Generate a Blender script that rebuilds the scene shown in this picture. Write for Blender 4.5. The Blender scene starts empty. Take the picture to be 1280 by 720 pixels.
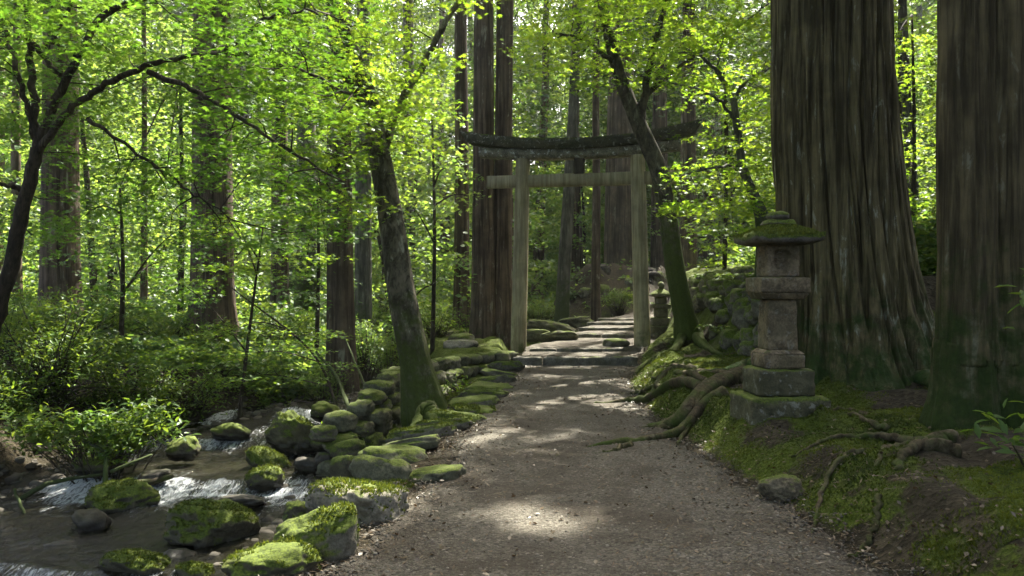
import bpy, math, time
import numpy as np
from mathutils import Vector
T0 = time.time()
rng = np.random.default_rng(11)
PI = math.pi
C = bpy.context.scene.collection
F0 = 996.0                                     # focal length in pixels of the 1280 wide photograph
EYE = 1.5
def P(px, py, d): return np.array([(px - 640) / F0 * d, d, EYE + (360 - py) / F0 * d])
def X(px, d): return (px - 640) / F0 * d
SUN = np.array([0.32, 0.64, 1.0]); SUN /= np.linalg.norm(SUN)

# ------------------------------------------------------------------ noise
def _h(ix, iy, iz):
    n = (ix * 73856093) ^ (iy * 19349663) ^ (iz * 83492791)
    n = (n ^ (n >> 13)) & 0x7fffffff
    n = (n * 1274126177 + 1013904223) & 0x7fffffff
    n = (n ^ (n >> 15)) * 40503 & 0x7fffffff
    return (n & 0xffff) / 32767.5 - 1.0
def vn(p):
    p = np.asarray(p, float); i = np.floor(p).astype(np.int64); f = p - i; u = f * f * (3 - 2 * f)
    r = 0
    for a in (0, 1):
        wa = u[:, 0] if a else 1 - u[:, 0]
        for b in (0, 1):
            wb = u[:, 1] if b else 1 - u[:, 1]
            for c in (0, 1):
                wc = u[:, 2] if c else 1 - u[:, 2]
                r = r + wa * wb * wc * _h(i[:, 0] + a, i[:, 1] + b, i[:, 2] + c)
    return r
def fbm(p, o=4, g=0.5):
    p = np.asarray(p, float); r = 0; a = 1.0; s = 0
    for k in range(o):
        r = r + a * vn(p * 2 ** k + 17.3 * k); s += a; a *= g
    return r / s
def fbm2(x, y, sc=1.0, o=4, z=0.0):
    return fbm(np.stack([np.ravel(x) * sc, np.ravel(y) * sc, np.full(np.size(x), z)], 1), o).reshape(np.shape(x))
def ss(x, a, b):
    t = np.clip((x - a) / (b - a), 0, 1); return t * t * (3 - 2 * t)

# ------------------------------------------------------------------ terrain
YL = [-6, 4.15, 5.15, 6.2, 7.5, 9.3, 12.4, 15, 17, 19, 22, 28, 40]
XL = [-1.3, -1.0, -.85, -.62, -.52, -.42, -.12, .08, .35, 1.35, 2.4, 5.4, 11]
XR = [2.2, 1.95, 1.88, 1.8, 1.72, 1.62, 1.8, 2.3, 2.9, 3.45, 4.4, 8.2, 14]
YZ = [-6, 15.29, 15.31, 16.2, 16.22, 18.98, 19.02, 19.98, 20.02, 20.98, 21.02, 21.98, 22.02, 28, 60]
ZZ = [0, 0, .17, .19, .27, .29, .40, .41, .50, .50, .58, .58, .65, .72, 2.5]
YC = [-6, 3, 6, 8, 10, 11.3, 12.2, 13.3, 14.5, 15, 18, 26, 60]
XC = [-4.1, -4.0, -3.9, -3.9, -3.85, -3.75, -3.45, -2.75, -2.4, -2.4, -2.9, -4.6, -9]
HW = [1.7, 1.7, 1.7, 1.75, 1.55, 1.45, 1.15, .65, .5, .45, .4, .3, .3]
YW = [-6, 6.3, 6.7, 8.9, 9.3, 10.6, 10.95, 12.3, 12.7, 16, 60]
ZW = [-.93, -.93, -.84, -.80, -.71, -.67, -.57, -.53, -.42, -.36, -.2]
def pl(y): return np.interp(y, YL, XL)
def pr(y): return np.interp(y, YL, XR)
def pz(y): return np.interp(y, YZ, ZZ)
def wz(y): return np.interp(y, YW, ZW)
def pathmask(x, y):
    n = .16 * fbm2(x, y, 2.2, 3, 3.3)
    return np.minimum(x - pl(y), pr(y) - x) + n
def H(x, y, fine=True):
    x = np.asarray(x, float); y = np.asarray(y, float)
    L, R, zp = pl(y), pr(y), pz(y)
    cx, hw, w = np.interp(y, YC, XC), np.interp(y, YC, HW), wz(y)
    # left of the path
    xr = cx + hw
    t = np.clip((x - xr) / np.maximum(L - xr, .1), 0, 1)
    zl = w - .12 + (np.minimum(zp, .02) - w + .12) * ss(t, 0.0, .85)
    dg = .8 * (x - np.interp(y, [9.5, 10.3, 11.5, 13, 14.5, 15.45], [-2.25, -1.9, -1.72, -1.4, -.8, -.02]))          # + on the path's side of the rough wall
    plat = ss(-dg, .02, .22) * ss(y, 10.0, 10.8)
    dip = -.30 * ss(-dg, -.7, -.15) * (1 - ss(y, 14.2, 15.3)) * ss(y, 9, 10.5)
    zl = np.where((y < 15.3), zl + dip * (1 - plat), zl)
    platz = w - .12 + (.30 - w + .12) * ss((x - xr) / .75, .05, 1)
    zl = zl * (1 - plat) + np.maximum(platz, zl) * plat
    zb = w - .14 - .12 * (1 - np.clip(np.abs(x - cx) / np.maximum(hw, .1), 0, 1) ** 2)
    xl = cx - hw
    far = np.maximum(xl - x, 0)
    zlb = w - .14 + .62 * ss(far, 0, 1.2) + .06 * far + .02 * np.clip(y - 12, 0, 20) * ss(far, 0, 2)
    zleft = np.where(x > xr, zl, np.where(x > xl, zb, zlb))
    # right of the path
    rr = np.maximum(x - R, 0)
    zr = zp + .27 * ss(rr, 0, .5) + .07 * np.clip(rr - .4, 0, 4) + .22 * np.maximum(rr - 4.5, 0) * ss(y, 8, 20)
    bk = ss(x, 3.55, 4.5) * ss(y, 11.2, 12.6) * (1 - ss(y, 22, 27))
    zr = zr + 1.05 * bk
    z = np.where(x < L, zleft, np.where(x > R, zr, zp))
    # earth mound behind the gate, rising hillside far off
    m = np.exp(-(((x - 3.6) / 2.3) ** 2 + ((y - 28.5) / 2.6) ** 2) ** 1.4)
    z = z + m * (2.45 + .8 * fbm2(x, y, .8, 4, 6))
    z = z + 15 * ss(y, 34, 95) + 5 * ss(np.abs(x), 16, 60) * ss(y, 5, 30)
    pm = np.minimum(x - L, R - x)
    off = ss(-pm, 0, .6)
    z = z + off * ss(x, 0, 1) * (1 - ss(y, 20, 26)) * .07 * (fbm2(x, y, 2.6, 3, 31) + .3)
    z = z + off * (.10 * fbm2(x, y, .9, 3) + .30 * fbm2(x, y, .18, 2, 9) * ss(y, 16, 30))
    if fine:
        z = z + (.012 + .05 * off) * fbm2(x, y, 4.0, 4, 5)
    return z
def Hs(x, y): return float(H(np.array([x]), np.array([y]))[0])
def mossmask(x, y):
    r = ss(x - pr(y), -.08, .22) * (1 - ss(x, 9, 14))
    bare = np.exp(-(((x - 2.2) / .5) ** 2 + ((y - 5.8) / .35) ** 2))
    l = ss(pl(y) - x, 0, .4) * ss(y, 8.5, 11) * (1 - ss(-x, 2.5, 4)) * .8
    n = fbm2(x, y, 1.3, 4, 2.0)
    m = np.maximum(r, l) * ss(n, -.55, .02) * (1 - .65 * bare)
    return m * (1 - ss(y, 22, 30))

# ------------------------------------------------------------------ mesh building
ROOT = {}
def mesh(name, V, Fs, mat, smooth=True, attrs=None):
    """Fs: list of (m,k) index arrays."""
    V = np.asarray(V, np.float32); me = bpy.data.meshes.new(name)
    Fs = [np.asarray(f, np.int32) for f in Fs if len(f)]
    me.vertices.add(len(V)); me.vertices.foreach_set("co", V.ravel())
    li = np.concatenate([f.ravel() for f in Fs]); tot = np.concatenate([np.full(len(f), f.shape[1]) for f in Fs])
    st = np.concatenate([[0], np.cumsum(tot)[:-1]]).astype(np.int32)
    me.loops.add(len(li)); me.loops.foreach_set("vertex_index", li)
    me.polygons.add(len(tot)); me.polygons.foreach_set("loop_start", st)
    if smooth: me.polygons.foreach_set("use_smooth", np.ones(len(tot), bool))
    for k, v in (attrs or {}).items():
        a = me.attributes.new(k, 'FLOAT', 'POINT'); a.data.foreach_set("value", np.asarray(v, np.float32))
    me.update(calc_edges=True); me.materials.append(mat)
    return me
def tag(o, label=None, cat=None, group=None, kind=None):
    if label: o["label"] = label
    if cat: o["category"] = cat
    if group: o["group"] = group
    if kind: o["kind"] = kind
    return o
def thing(name, loc, label, cat, group=None):
    o = bpy.data.objects.new(name, None); C.objects.link(o); o.location = [float(v) for v in loc]
    o.empty_display_size = .2
    ROOT[o.name] = np.array(loc, float); return tag(o, label, cat, group)
def obj(name, V, Fs, mat, parent=None, smooth=True, attrs=None, base=None):
    """One mesh object; V in world space. Top-level: its origin is put at base."""
    V = np.asarray(V, float)
    b = ROOT[parent.name] if parent else (np.array(base, float) if base is not None else np.zeros(3))
    o = bpy.data.objects.new(name, mesh(name, V - b, Fs, mat, smooth, attrs)); C.objects.link(o)
    if parent: o.parent = parent
    else: o.location = [float(v) for v in b]
    ROOT[o.name] = b
    return o
class MB:
    def __init__(s): s.V = []; s.F = []; s.n = 0
    def add(s, V, F):
        s.V.append(np.asarray(V, float))
        for f in (F if isinstance(F, list) else [F]):
            if len(f): s.F.append(np.asarray(f) + s.n)
        s.n += len(V); return s
    def get(s):
        by = {}
        for f in s.F: by.setdefault(f.shape[1], []).append(f)
        return np.concatenate(s.V), [np.concatenate(v) for v in by.values()]
    def obj(s, name, mat, parent=None, **k):
        V, F = s.get(); return obj(name, V, F, mat, parent, **k)
def spline(pts, n):
    pts = np.asarray(pts, float); m = len(pts)
    if m < 3:
        t = np.linspace(0, 1, n)[:, None]; return pts[0] * (1 - t) + pts[-1] * t
    e = np.vstack([2 * pts[0] - pts[1], pts, 2 * pts[-1] - pts[-2]])
    t = np.linspace(0, m - 1 - 1e-9, n); i = t.astype(int); f = (t - i)[:, None]
    a, b, c, d = e[i], e[i + 1], e[i + 2], e[i + 3]
    return .5 * (2 * b + (c - a) * f + (2 * a - 5 * b + 4 * c - d) * f ** 2 + (3 * b - a - 3 * c + d) * f ** 3)
def tube(pts, rad, seg=8, fr=None, flat=None):
    """Tapered tube. fr(ang(s,1 x seg), t(n,1), r(n,1)) -> radius (n,seg)."""
    pts = np.asarray(pts, float); n = len(pts); rad = np.broadcast_to(np.asarray(rad, float), (n,))
    tg = np.gradient(pts, axis=0); tg /= np.linalg.norm(tg, axis=1, keepdims=True) + 1e-9
    ref = np.array([1., 0, 0]) if abs(tg[0, 0]) < .8 else np.array([0, 1., 0])
    U = np.zeros_like(pts); u = ref
    for k in range(n):
        u = u - tg[k] * (u @ tg[k]); u /= np.linalg.norm(u) + 1e-9; U[k] = u
    W = np.cross(tg, U)
    a = np.linspace(0, 2 * PI, seg, endpoint=False)[None, :]
    r = np.repeat(rad[:, None], seg, 1)
    if fr is not None: r = fr(a, np.linspace(0, 1, n)[:, None], rad[:, None])
    V = pts[:, None, :] + r[:, :, None] * (np.cos(a)[:, :, None] * U[:, None, :] + np.sin(a)[:, :, None] * W[:, None, :])
    i = np.arange(n - 1)[:, None] * seg; j = np.arange(seg)[None, :]; j2 = (j + 1) % seg
    F = np.stack([i + j, i + j2, i + seg + j2, i + seg + j], 2).reshape(-1, 4)
    V = V.reshape(-1, 3)
    V = np.vstack([V, pts[:1], pts[-1:]]); jj = np.arange(seg); k0 = n * seg
    cap = np.stack([np.full(seg, k0), (jj + 1) % seg, jj], 1)
    b = (n - 1) * seg
    cap2 = np.stack([np.full(seg, k0 + 1), b + jj, b + (jj + 1) % seg], 1)
    return V, [F, np.vstack([cap, cap2])]
def ico(sub):
    import bmesh
    bm = bmesh.new(); bmesh.ops.create_icosphere(bm, subdivisions=sub, radius=1)
    bm.verts.index_update()
    V = np.array([v.co[:] for v in bm.verts]); F = np.array([[v.index for v in f.verts] for f in bm.faces]); bm.free()
    return V, F
ICO = {k: ico(k) for k in (1, 2, 3, 4, 5)}
def rock(c, size, seed, sub=4, facets=11, flat=0.0, rz=None, rough=.05, box=0):
    """Weathered stone: a soft minimum over random planes, then layered noise."""
    r_ = np.random.default_rng(seed); V, F = ICO[sub]
    N = r_.normal(size=(facets, 3)); N /= np.linalg.norm(N, axis=1, keepdims=True)
    D = r_.uniform(.72, 1.0, facets)
    if flat: N = np.vstack([N, [[.05, .03, 1], [0, 0, -1]]]); D = np.append(D, [1 - flat, .8])
    dots = np.maximum(V @ N.T, 1e-3)
    k = 20.0
    rr = (np.sum((dots / D) ** k, 1) + 1.0) ** (-1 / k)
    W = V * rr[:, None]
    if box:
        B = V / (np.abs(V) ** 7).sum(1, keepdims=True) ** (1 / 7); W = W * (1 - box) + box * B * np.clip(rr[:, None] * 1.12, 0, 1)
    sd = r_.uniform(0, 50)
    W = W * (1 + rough * 1.8 * fbm(W * 1.6 + sd, 3) + rough * 1.1 * fbm(W * 5 + sd, 4))[:, None]
    W = W * np.asarray(size)[None] * .5
    a = r_.uniform(0, 2 * PI) if rz is None else rz
    R = np.array([[math.cos(a), -math.sin(a), 0], [math.sin(a), math.cos(a), 0], [0, 0, 1]])
    return W @ R.T + np.asarray(c), F
def boxr(w, d, h, top=None, n=7, bev=.02, seed=0, amp=.006):
    """A dressed stone block (optionally tapering to top=(w,d)) with softened, slightly worn edges; base at z=0."""
    V, F = [], []
    g = np.linspace(-1, 1, n)
    A, B = np.meshgrid(g, g, indexing='ij'); A = A.ravel(); B = B.ravel(); O = np.ones_like(A)
    for ax in range(3):
        for s in (-1, 1):
            q = np.zeros((len(A), 3)); q[:, ax] = s; q[:, (ax + 1) % 3] = A * s; q[:, (ax + 2) % 3] = B
            i = np.arange(n * n).reshape(n, n)
            f = np.stack([i[:-1, :-1], i[1:, :-1], i[1:, 1:], i[:-1, 1:]], 2).reshape(-1, 4)
            F.append(f + len(V) * n * n); V.append(q)
    q = np.vstack(V); F = np.vstack(F)
    half = np.array([w, d, h]) / 2; bv = min(bev, half.min() * .6)
    p = q * half; inner = np.clip(p, -(half - bv), half - bv); dlt = p - inner
    ln = np.linalg.norm(dlt, axis=1, keepdims=True); p = inner + np.where(ln > 1e-6, dlt / np.maximum(ln, 1e-6) * bv, 0)
    t = (p[:, 2:3] + half[2]) / h
    if top: p[:, :2] *= 1 + t * (np.array(top) / np.array([w, d]) - 1)
    p[:, 2] += half[2]
    p += amp * fbm(p * 9 + seed * 7.7, 3)[:, None] * np.sign(q) + amp * .8 * fbm(p * 30 + seed, 2)[:, None] * np.sign(q)
    # weld
    key = np.round(p, 5); _, idx, inv = np.unique(key, axis=0, return_index=True, return_inverse=True); inv = inv.ravel()
    return p[idx], inv[F]

# ------------------------------------------------------------------ materials
def mat(name):
    m = bpy.data.materials.new(name); m.use_nodes = True; nt = m.node_tree; nt.nodes.clear()
    out = nt.nodes.new('ShaderNodeOutputMaterial'); return m, nt, out
class G:
    """Tiny node helper."""
    def __init__(s, nt): s.nt = nt
    def n(s, t, ins=None, **kw):
        nd = s.nt.nodes.new('ShaderNode' + t)
        for k, v in kw.items(): setattr(nd, k, v)
        for k, v in (ins or {}).items():
            sk = nd.inputs[k]
            if hasattr(v, 'is_output') or isinstance(v, bpy.types.NodeSocket): s.nt.links.new(v, sk)
            else: sk.default_value = v
        return nd
    def noise(s, vec, sc, det=5, rough=.6, dist=0): return s.n('TexNoise', {'Vector': vec, 'Scale': sc, 'Detail': det, 'Roughness': rough, 'Distortion': dist}).outputs[0]
    def ramp(s, f, a, b): 
        return s.n('MapRange', {'Value': f, 'From Min': a, 'From Max': b}, interpolation_type='SMOOTHSTEP').outputs[0]
    def math(s, op, a, b=0.5): return s.n('Math', {0: a, 1: b}, operation=op).outputs[0]
    def mix(s, f, a, b):
        nd = s.nt.nodes.new('ShaderNodeMix'); nd.data_type = 'RGBA'
        for i, v in ((0, f), (6, a), (7, b)):
            if isinstance(v, bpy.types.NodeSocket): s.nt.links.new(v, nd.inputs[i])
            else: nd.inputs[i].default_value = v if i == 0 else (*v, 1) if len(v) == 3 else v
        return nd.outputs[2]
    def coord(s, scale=(1, 1, 1), kind='Object'):
        tc = s.n('TexCoord').outputs[kind]
        return s.n('Mapping', {'Vector': tc, 'Scale': scale}).outputs[0]
    def bump(s, h, strength=.6, dist=.02): return s.n('Bump', {'Height': h, 'Strength': strength, 'Distance': dist}).outputs[0]
def principled(g, out, col, rough=.9, nrm=None, spec=.3):
    ins = {'Base Color': col if isinstance(col, bpy.types.NodeSocket) else (*col, 1), 'Roughness': rough, 'Specular IOR Level': spec}
    if nrm is not None: ins['Normal'] = nrm
    p = g.n('BsdfPrincipled', ins); g.nt.links.new(p.outputs[0], out.inputs[0]); return p
MOSS_D, MOSS_L = (.022, .036, .004), (.105, .14, .013)
def bark(name, dark, light, sc=14, zs=.09, moss=.3, mossz=1.2, lichen=.0, bstr=.9, bdist=.03, tint=(.05, .075, .012)):
    m, nt, out = mat(name); g = G(nt)
    v = g.coord((1, 1, zs)); v1 = g.coord()
    a = g.noise(v, sc, 8, .65, .4); b = g.noise(v, sc * 3.1, 5, .6, .2); c = g.noise(v1, 2.3, 4)
    h = g.math('ADD', g.math('MULTIPLY', a, .75), g.math('MULTIPLY', b, .25))
    col = g.mix(g.ramp(h, .36, .62), dark, light)
    col = g.mix(g.math('MULTIPLY', g.ramp(c, .35, .7), .55), col, tuple(x * .55 for x in dark))
    if lichen:
        l = g.math('MULTIPLY', g.ramp(g.noise(g.coord((1, 1, .28)), 7, 7, .72, .6), .55, .63), g.ramp(a, .45, .6))
        col = g.mix(g.math('MULTIPLY', l, lichen), col, (.34, .35, .26))
    z = g.n('SeparateXYZ', {0: v1}).outputs[2]
    mm = g.math('ADD', g.noise(v1, 5, 6, .65), g.math('MULTIPLY', g.math('SUBTRACT', mossz, z), .22))
    mm = g.ramp(mm, .56 - .3 * moss, .88 - .3 * moss)
    mc = g.mix(g.noise(v1, 30, 4), tuple(x * .4 for x in tint), tuple(x * 1.3 for x in tint))
    col = g.mix(mm, col, mc)
    col = g.mix(g.math('MULTIPLY', g.n('ObjectInfo').outputs['Random'], .35), col, tuple(x * .6 for x in dark))
    hb = g.math('ADD', h, g.math('MULTIPLY', g.noise(v1, 70, 3), .12))
    principled(g, out, col, .92, g.bump(hb, bstr, bdist), .15); return m
def stone(name, dark=(.045, .042, .03), light=(.18, .165, .12), moss=.5, patch=.0, wet=0.0):
    m, nt, out = mat(name); g = G(nt)
    rnd = g.n('ObjectInfo').outputs['Random']
    tc = g.n('TexCoord').outputs['Object']
    v = g.n('VectorMath', {0: tc, 1: g.n('CombineXYZ', {0: g.math('MULTIPLY', rnd, 37), 1: g.math('MULTIPLY', rnd, 11)}).outputs[0]}, operation='ADD').outputs[0]
    a = g.noise(v, 7, 8, .7); b = g.noise(v, 45, 5, .7); c = g.noise(v, 3, 3)
    col = g.mix(g.ramp(g.math('ADD', g.math('MULTIPLY', a, .6), g.math('MULTIPLY', b, .4)), .36, .66), dark, light)
    col = g.mix(g.math('MULTIPLY', g.ramp(c, .45, .7), .6), col, (.075, .07, .035))
    if patch:
        p = g.ramp(g.noise(v, 11, 7, .7, .5), .56, .62); col = g.mix(g.math('MULTIPLY', p, patch), col, (.42, .43, .38))
    nz = g.n('SeparateXYZ', {0: g.n('NewGeometry').outputs['Normal']}).outputs[2]
    mv = g.math('ADD', g.math('MULTIPLY', nz, .42), g.math('ADD', g.noise(v, 4.5, 6, .7), g.math('MULTIPLY', g.math('SUBTRACT', rnd, .5), .16)))
    mm = g.ramp(mv, 1.0 - .62 * moss, 1.18 - .62 * moss)
    fz = g.noise(v, 60, 4, .7)
    mc = g.mix(g.ramp(fz, .3, .7), MOSS_D, MOSS_L)
    mc = g.mix(g.math('MULTIPLY', g.ramp(g.noise(v, 6, 3), .5, .75), .45), mc, (.085, .085, .018))
    col = g.mix(mm, col, mc)
    hb = g.math('ADD', g.math('MULTIPLY', a, .5), g.math('MULTIPLY', g.math('ADD', b, g.math('MULTIPLY', g.math('MULTIPLY', fz, mm), 1.2)), .35))
    rg = .9
    if wet:
        z = g.n('SeparateXYZ', {0: tc}).outputs[2]
        wt = g.ramp(g.math('ADD', z, g.math('MULTIPLY', a, .06)), .10 * wet, .03)
        col = g.mix(g.math('MULTIPLY', wt, .75), col, (.012, .011, .008)); rg = g.math('SUBTRACT', .9, g.math('MULTIPLY', wt, .65))
    principled(g, out, col, rg, g.bump(hb, .8, .025), .3); return m
def leafmat(name, c1, c2, t1, t2, trans=.45, gloss=.02, rough=.45):
    m, nt, out = mat(name); g = G(nt)
    f = g.n('Attribute', attribute_name='rnd').outputs['Fac']
    d = g.n('BsdfDiffuse', {'Color': g.mix(f, c1, c2)}); t = g.n('BsdfTranslucent', {'Color': g.mix(f, t1, t2)})
    mx = g.n('MixShader', {0: trans, 1: d.outputs[0], 2: t.outputs[0]})
    gl = g.n('BsdfGlossy', {'Color': (.9, .95, .9, 1), 'Roughness': rough})
    m2 = g.n('MixShader', {0: gloss, 1: mx.outputs[0], 2: gl.outputs[0]})
    nt.links.new(m2.outputs[0], out.inputs[0]); return m

M = {}
M['cedar'] = bark('cedar bark', (.032, .023, .015), (.15, .112, .078), 10, .05, .02, .3, .55, 1, .05)
M['cedar_old'] = bark('old cedar bark', (.034, .028, .012), (.22, .185, .088), 13, .045, .32, 1.0, 1, 1, .05, (.03, .065, .012))
M['cedar_moss'] = bark('mossy cedar bark', (.034, .027, .014), (.155, .125, .062), 12, .06, .16, 1.5, .3, 1, .04, (.03, .05, .01))
M['maple'] = bark('mossy maple bark', (.028, .025, .015), (.19, .17, .12), 12, .5, .40, 1.4, .9, 1, .035, (.06, .085, .012))
M['maple_moss'] = bark('moss covered bark', (.025, .023, .014), (.14, .125, .08), 12, .5, .62, 2.4, .4, 1, .035, (.06, .085, .012))
M['dark'] = bark('dark smooth bark', (.020, .016, .011), (.075, .06, .042), 20, .3, .2, .5, .2, .6, .012)
M['grey'] = bark('grey green bark', (.045, .044, .034), (.15, .145, .115), 10, .12, .3, 2, .5, .8, .03, (.05, .07, .02))
M['root'] = bark('root bark', (.03, .023, .012), (.125, .10, .058), 18, .6, .32, .2, .2, .9, .015, (.05, .08, .012))
M['wood'] = bark('weathered timber', (.20, .172, .10), (.42, .37, .225), 13, .06, .10, .6, .3, .5, .008, (.07, .09, .03))
M['strut'] = bark('dark strut timber', (.03, .026, .017), (.10, .085, .055), 14, .08, .05, .3, .2, .5, .008)
M['beam'] = stone('lichened dark beam', (.045, .042, .028), (.25, .23, .165), .2, .9)
M['thatch'] = stone('mossy bark roofing', (.022, .023, .013), (.085, .085, .053), .56, .4)
M['stone'] = stone('mossy stone', moss=.76)
M['stone_bare'] = stone('bare grey stone', (.065, .06, .045), (.25, .23, .175), moss=.30, patch=.15)
M['stone_green'] = stone('green stone', (.033, .035, .019), (.14, .138, .085), moss=.5)
M['boulder'] = stone('stream boulder', (.022, .021, .013), (.11, .10, .062), moss=.78, wet=1)
M['wet'] = stone('wet dark stone', (.018, .016, .012), (.07, .06, .045), moss=.1, wet=2)
M['lantern'] = stone('lantern stone', (.062, .047, .026), (.25, .195, .115), moss=.2, patch=.2)
M['lantern_roof'] = stone('mossy lantern roof', (.05, .045, .035), (.16, .14, .11), moss=.88)
M['lantern_base'] = stone('mossy lantern plinth', (.03, .03, .014), (.13, .12, .065), moss=.56, patch=.3)
M['stone_brown'] = stone('brown field stone', (.04, .032, .018), (.20, .165, .10), moss=.45)
M['step'] = stone('worn step stone', (.045, .043, .034), (.17, .16, .13), moss=.14)
M['maple_leaf'] = leafmat('maple leaf', (.035, .09, .010), (.065, .14, .016), (.062, .165, .010), (.165, .285, .02), .5, .035)
M['bright_leaf'] = leafmat('young maple leaf', (.045, .11, .012), (.09, .16, .018), (.17, .33, .015), (.33, .44, .03), .55, .025)
M['bush_leaf'] = leafmat('glossy bush leaf', (.035, .08, .012), (.075, .13, .022), (.10, .21, .014), (.26, .33, .03), .42, .022, .45)
M['far_leaf'] = leafmat('far broad leaf', (.03, .085, .02), (.075, .13, .03), (.12, .26, .03), (.33, .42, .06), .5, .03, .45)
M['cedar_leaf'] = leafmat('cedar needle spray', (.016, .042, .012), (.04, .075, .018), (.05, .12, .015), (.12, .19, .025), .35, .04)
M['fern'] = leafmat('fern frond', (.035, .085, .014), (.07, .13, .02), (.10, .22, .02), (.24, .33, .03), .45, .05)
M['moss'] = leafmat('moss tuft', (.026, .04, .005), (.092, .12, .012), (.06, .10, .008), (.18, .20, .015), .35, .02)
M['litter'] = leafmat('fallen leaf', (.04, .026, .014), (.12, .085, .048), (.06, .035, .015), (.14, .08, .03), .15, .05)

def ground_mat():
    m, nt, out = mat('forest floor'); g = G(nt); v = g.coord()
    ms = g.n('Attribute', attribute_name='moss').outputs['Fac']
    vo = g.n('TexVoronoi', {'Vector': g.n('Mapping', {'Vector': v, 'Scale': (1, 1.3, 1)}).outputs[0], 'Scale': 26, 'Randomness': 1})
    ch = g.n('SeparateColor', {0: vo.outputs['Color']}).outputs[0]
    lit = g.mix(ch, (.018, .0145, .008), (.062, .051, .03)); lit = g.mix(g.ramp(g.noise(v, 1.3, 5), .4, .65), lit, (.025, .021, .012))
    f1 = g.noise(v, 75, 5, .7); f2 = g.noise(v, 5, 5, .65)
    mo = g.mix(g.ramp(f1, .3, .7), (.024, .038, .004), (.085, .112, .012)); mo = g.mix(g.math('MULTIPLY', g.ramp(f2, .4, .7), .55), mo, (.03, .035, .009))
    mk = g.ramp(g.math('ADD', ms, g.math('MULTIPLY', g.math('SUBTRACT', g.noise(v, 14, 5, .7), .5), .9)), .32, .58)
    col = g.mix(mk, lit, mo)
    h = g.math('ADD', g.math('MULTIPLY', f1, .5), g.math('MULTIPLY', vo.outputs['Distance'], .6))
    principled(g, out, col, .95, g.bump(h, .8, .03), .15); return m
def path_mat():
    m, nt, out = mat('gravel'); g = G(nt); v = g.coord()
    vo = g.n('TexVoronoi', {'Vector': v, 'Scale': 62}); v2 = g.n('TexVoronoi', {'Vector': v, 'Scale': 140})
    c1 = g.n('SeparateColor', {0: vo.outputs['Color']}).outputs[0]; c2 = g.n('SeparateColor', {0: v2.outputs['Color']}).outputs[1]
    col = g.mix(c1, (.04, .037, .028), (.15, .14, .11)); col = g.mix(g.math('MULTIPLY', c2, .5), col, (.07, .062, .043))
    col = g.mix(g.math('MULTIPLY', g.ramp(g.noise(v, 1.1, 6, .65), .40, .62), .75), col, (.042, .034, .022))
    col = g.mix(g.ramp(vo.outputs['Distance'], .55, .9), col, (.05, .04, .03))
    h = g.math('SUBTRACT', g.math('MULTIPLY', g.noise(v, 30, 4), .6), g.math('ADD', g.math('MULTIPLY', vo.outputs['Distance'], .8), g.math('MULTIPLY', v2.outputs['Distance'], .3)))
    principled(g, out, col, .93, g.bump(h, .9, .014), .2); return m
def water_mat():
    m, nt, out = mat('stream water'); g = G(nt); v = g.coord()
    fo = g.n('Attribute', attribute_name='foam').outputs['Fac']
    fl = g.n('Mapping', {'Vector': v, 'Scale': (1, .55, 1)}).outputs[0]
    n1 = g.noise(fl, 4, 5, .6, .8); n2 = g.noise(fl, 17, 5, .65, 1.2)
    h = g.math('ADD', g.math('MULTIPLY', n1, .6), g.math('MULTIPLY', n2, .4))
    nrm = g.bump(h, 1.0, .09)
    base = g.mix(g.noise(v, 1.5, 4), (.004, .005, .003), (.017, .015, .008))
    fm = g.ramp(g.math('ADD', fo, g.math('MULTIPLY', g.math('SUBTRACT', g.noise(g.n('Mapping', {'Vector': v, 'Scale': (2.2, .4, 1)}).outputs[0], 14, 7, .78, 1.4), .5), 1.7)), .5, .95)
    col = g.mix(g.math('MULTIPLY', fm, .85), base, (.62, .66, .68))
    p = principled(g, out, col, g.math('ADD', .03, g.math('MULTIPLY', fm, .5)), nrm, .5); p.inputs['IOR'].default_value = 1.33
    return m
M['ground'] = ground_mat(); M['gravel'] = path_mat(); M['water'] = water_mat()

# ------------------------------------------------------------------ sun gaps: places the photograph shows in direct sun; the foliage leaves a hole above each
GAPS = []
def gap(px, py, d, r): GAPS.append((P(px, py, d), r))
def gapg(px, py, r, z=0.0): GAPS.append((P(px, py, (EYE - z) * F0 / (py - 360)), r * (1.15 if py > 600 else .92)))
for a in [(612, 648, .13), (640, 655, .17), (672, 662, .2), (706, 657, .2), (735, 650, .14), (655, 640, .13),
          (590, 556, .16), (612, 549, .2), (632, 543, .17), (690, 556, .1), (705, 545, .1),
          (668, 512, .2), (690, 505, .3), (712, 500, .3), (735, 497, .22), (695, 484, .25), (725, 481, .3), (760, 476, .3), (680, 470, .25), (715, 468, .3),
          (255, 549, .5, -.62), (285, 548, .5, -.62), (315, 547, .45, -.62), (215, 597, .4, -.75), (255, 592, .4, -.75), (325, 584, .4, -.72), (60, 612, .5, -.78), (420, 520, .4, -.45), (985, 622, .14), (1000, 612, .13), (965, 630, .1), (760, 496, .2)]: gapg(*a)
for a in [(452, 622, .3, .12), (425, 626, .28, .12), (492, 630, .2, 0), (385, 655, .3, .12), (410, 668, .26, .05), (360, 660, .24, .1), (335, 700, .3, .05), (420, 700, .14, -.05),
          (690, 447, .35, .17), (655, 440, .3, .2), (740, 446, .3, .17), (700, 425, .3, .3), (745, 421, .3, .35), (620, 450, .25, .2), (575, 470, .2, 0), (555, 485, .15, -.1),
          (830, 452, .5, .3), (855, 466, .4, .3), (800, 470, .4, .15), (880, 456, .4, .35), (905, 520, .25, .3), (1000, 545, .2, .25), (910, 365, .4, 1.2)]: gapg(*a)
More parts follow.
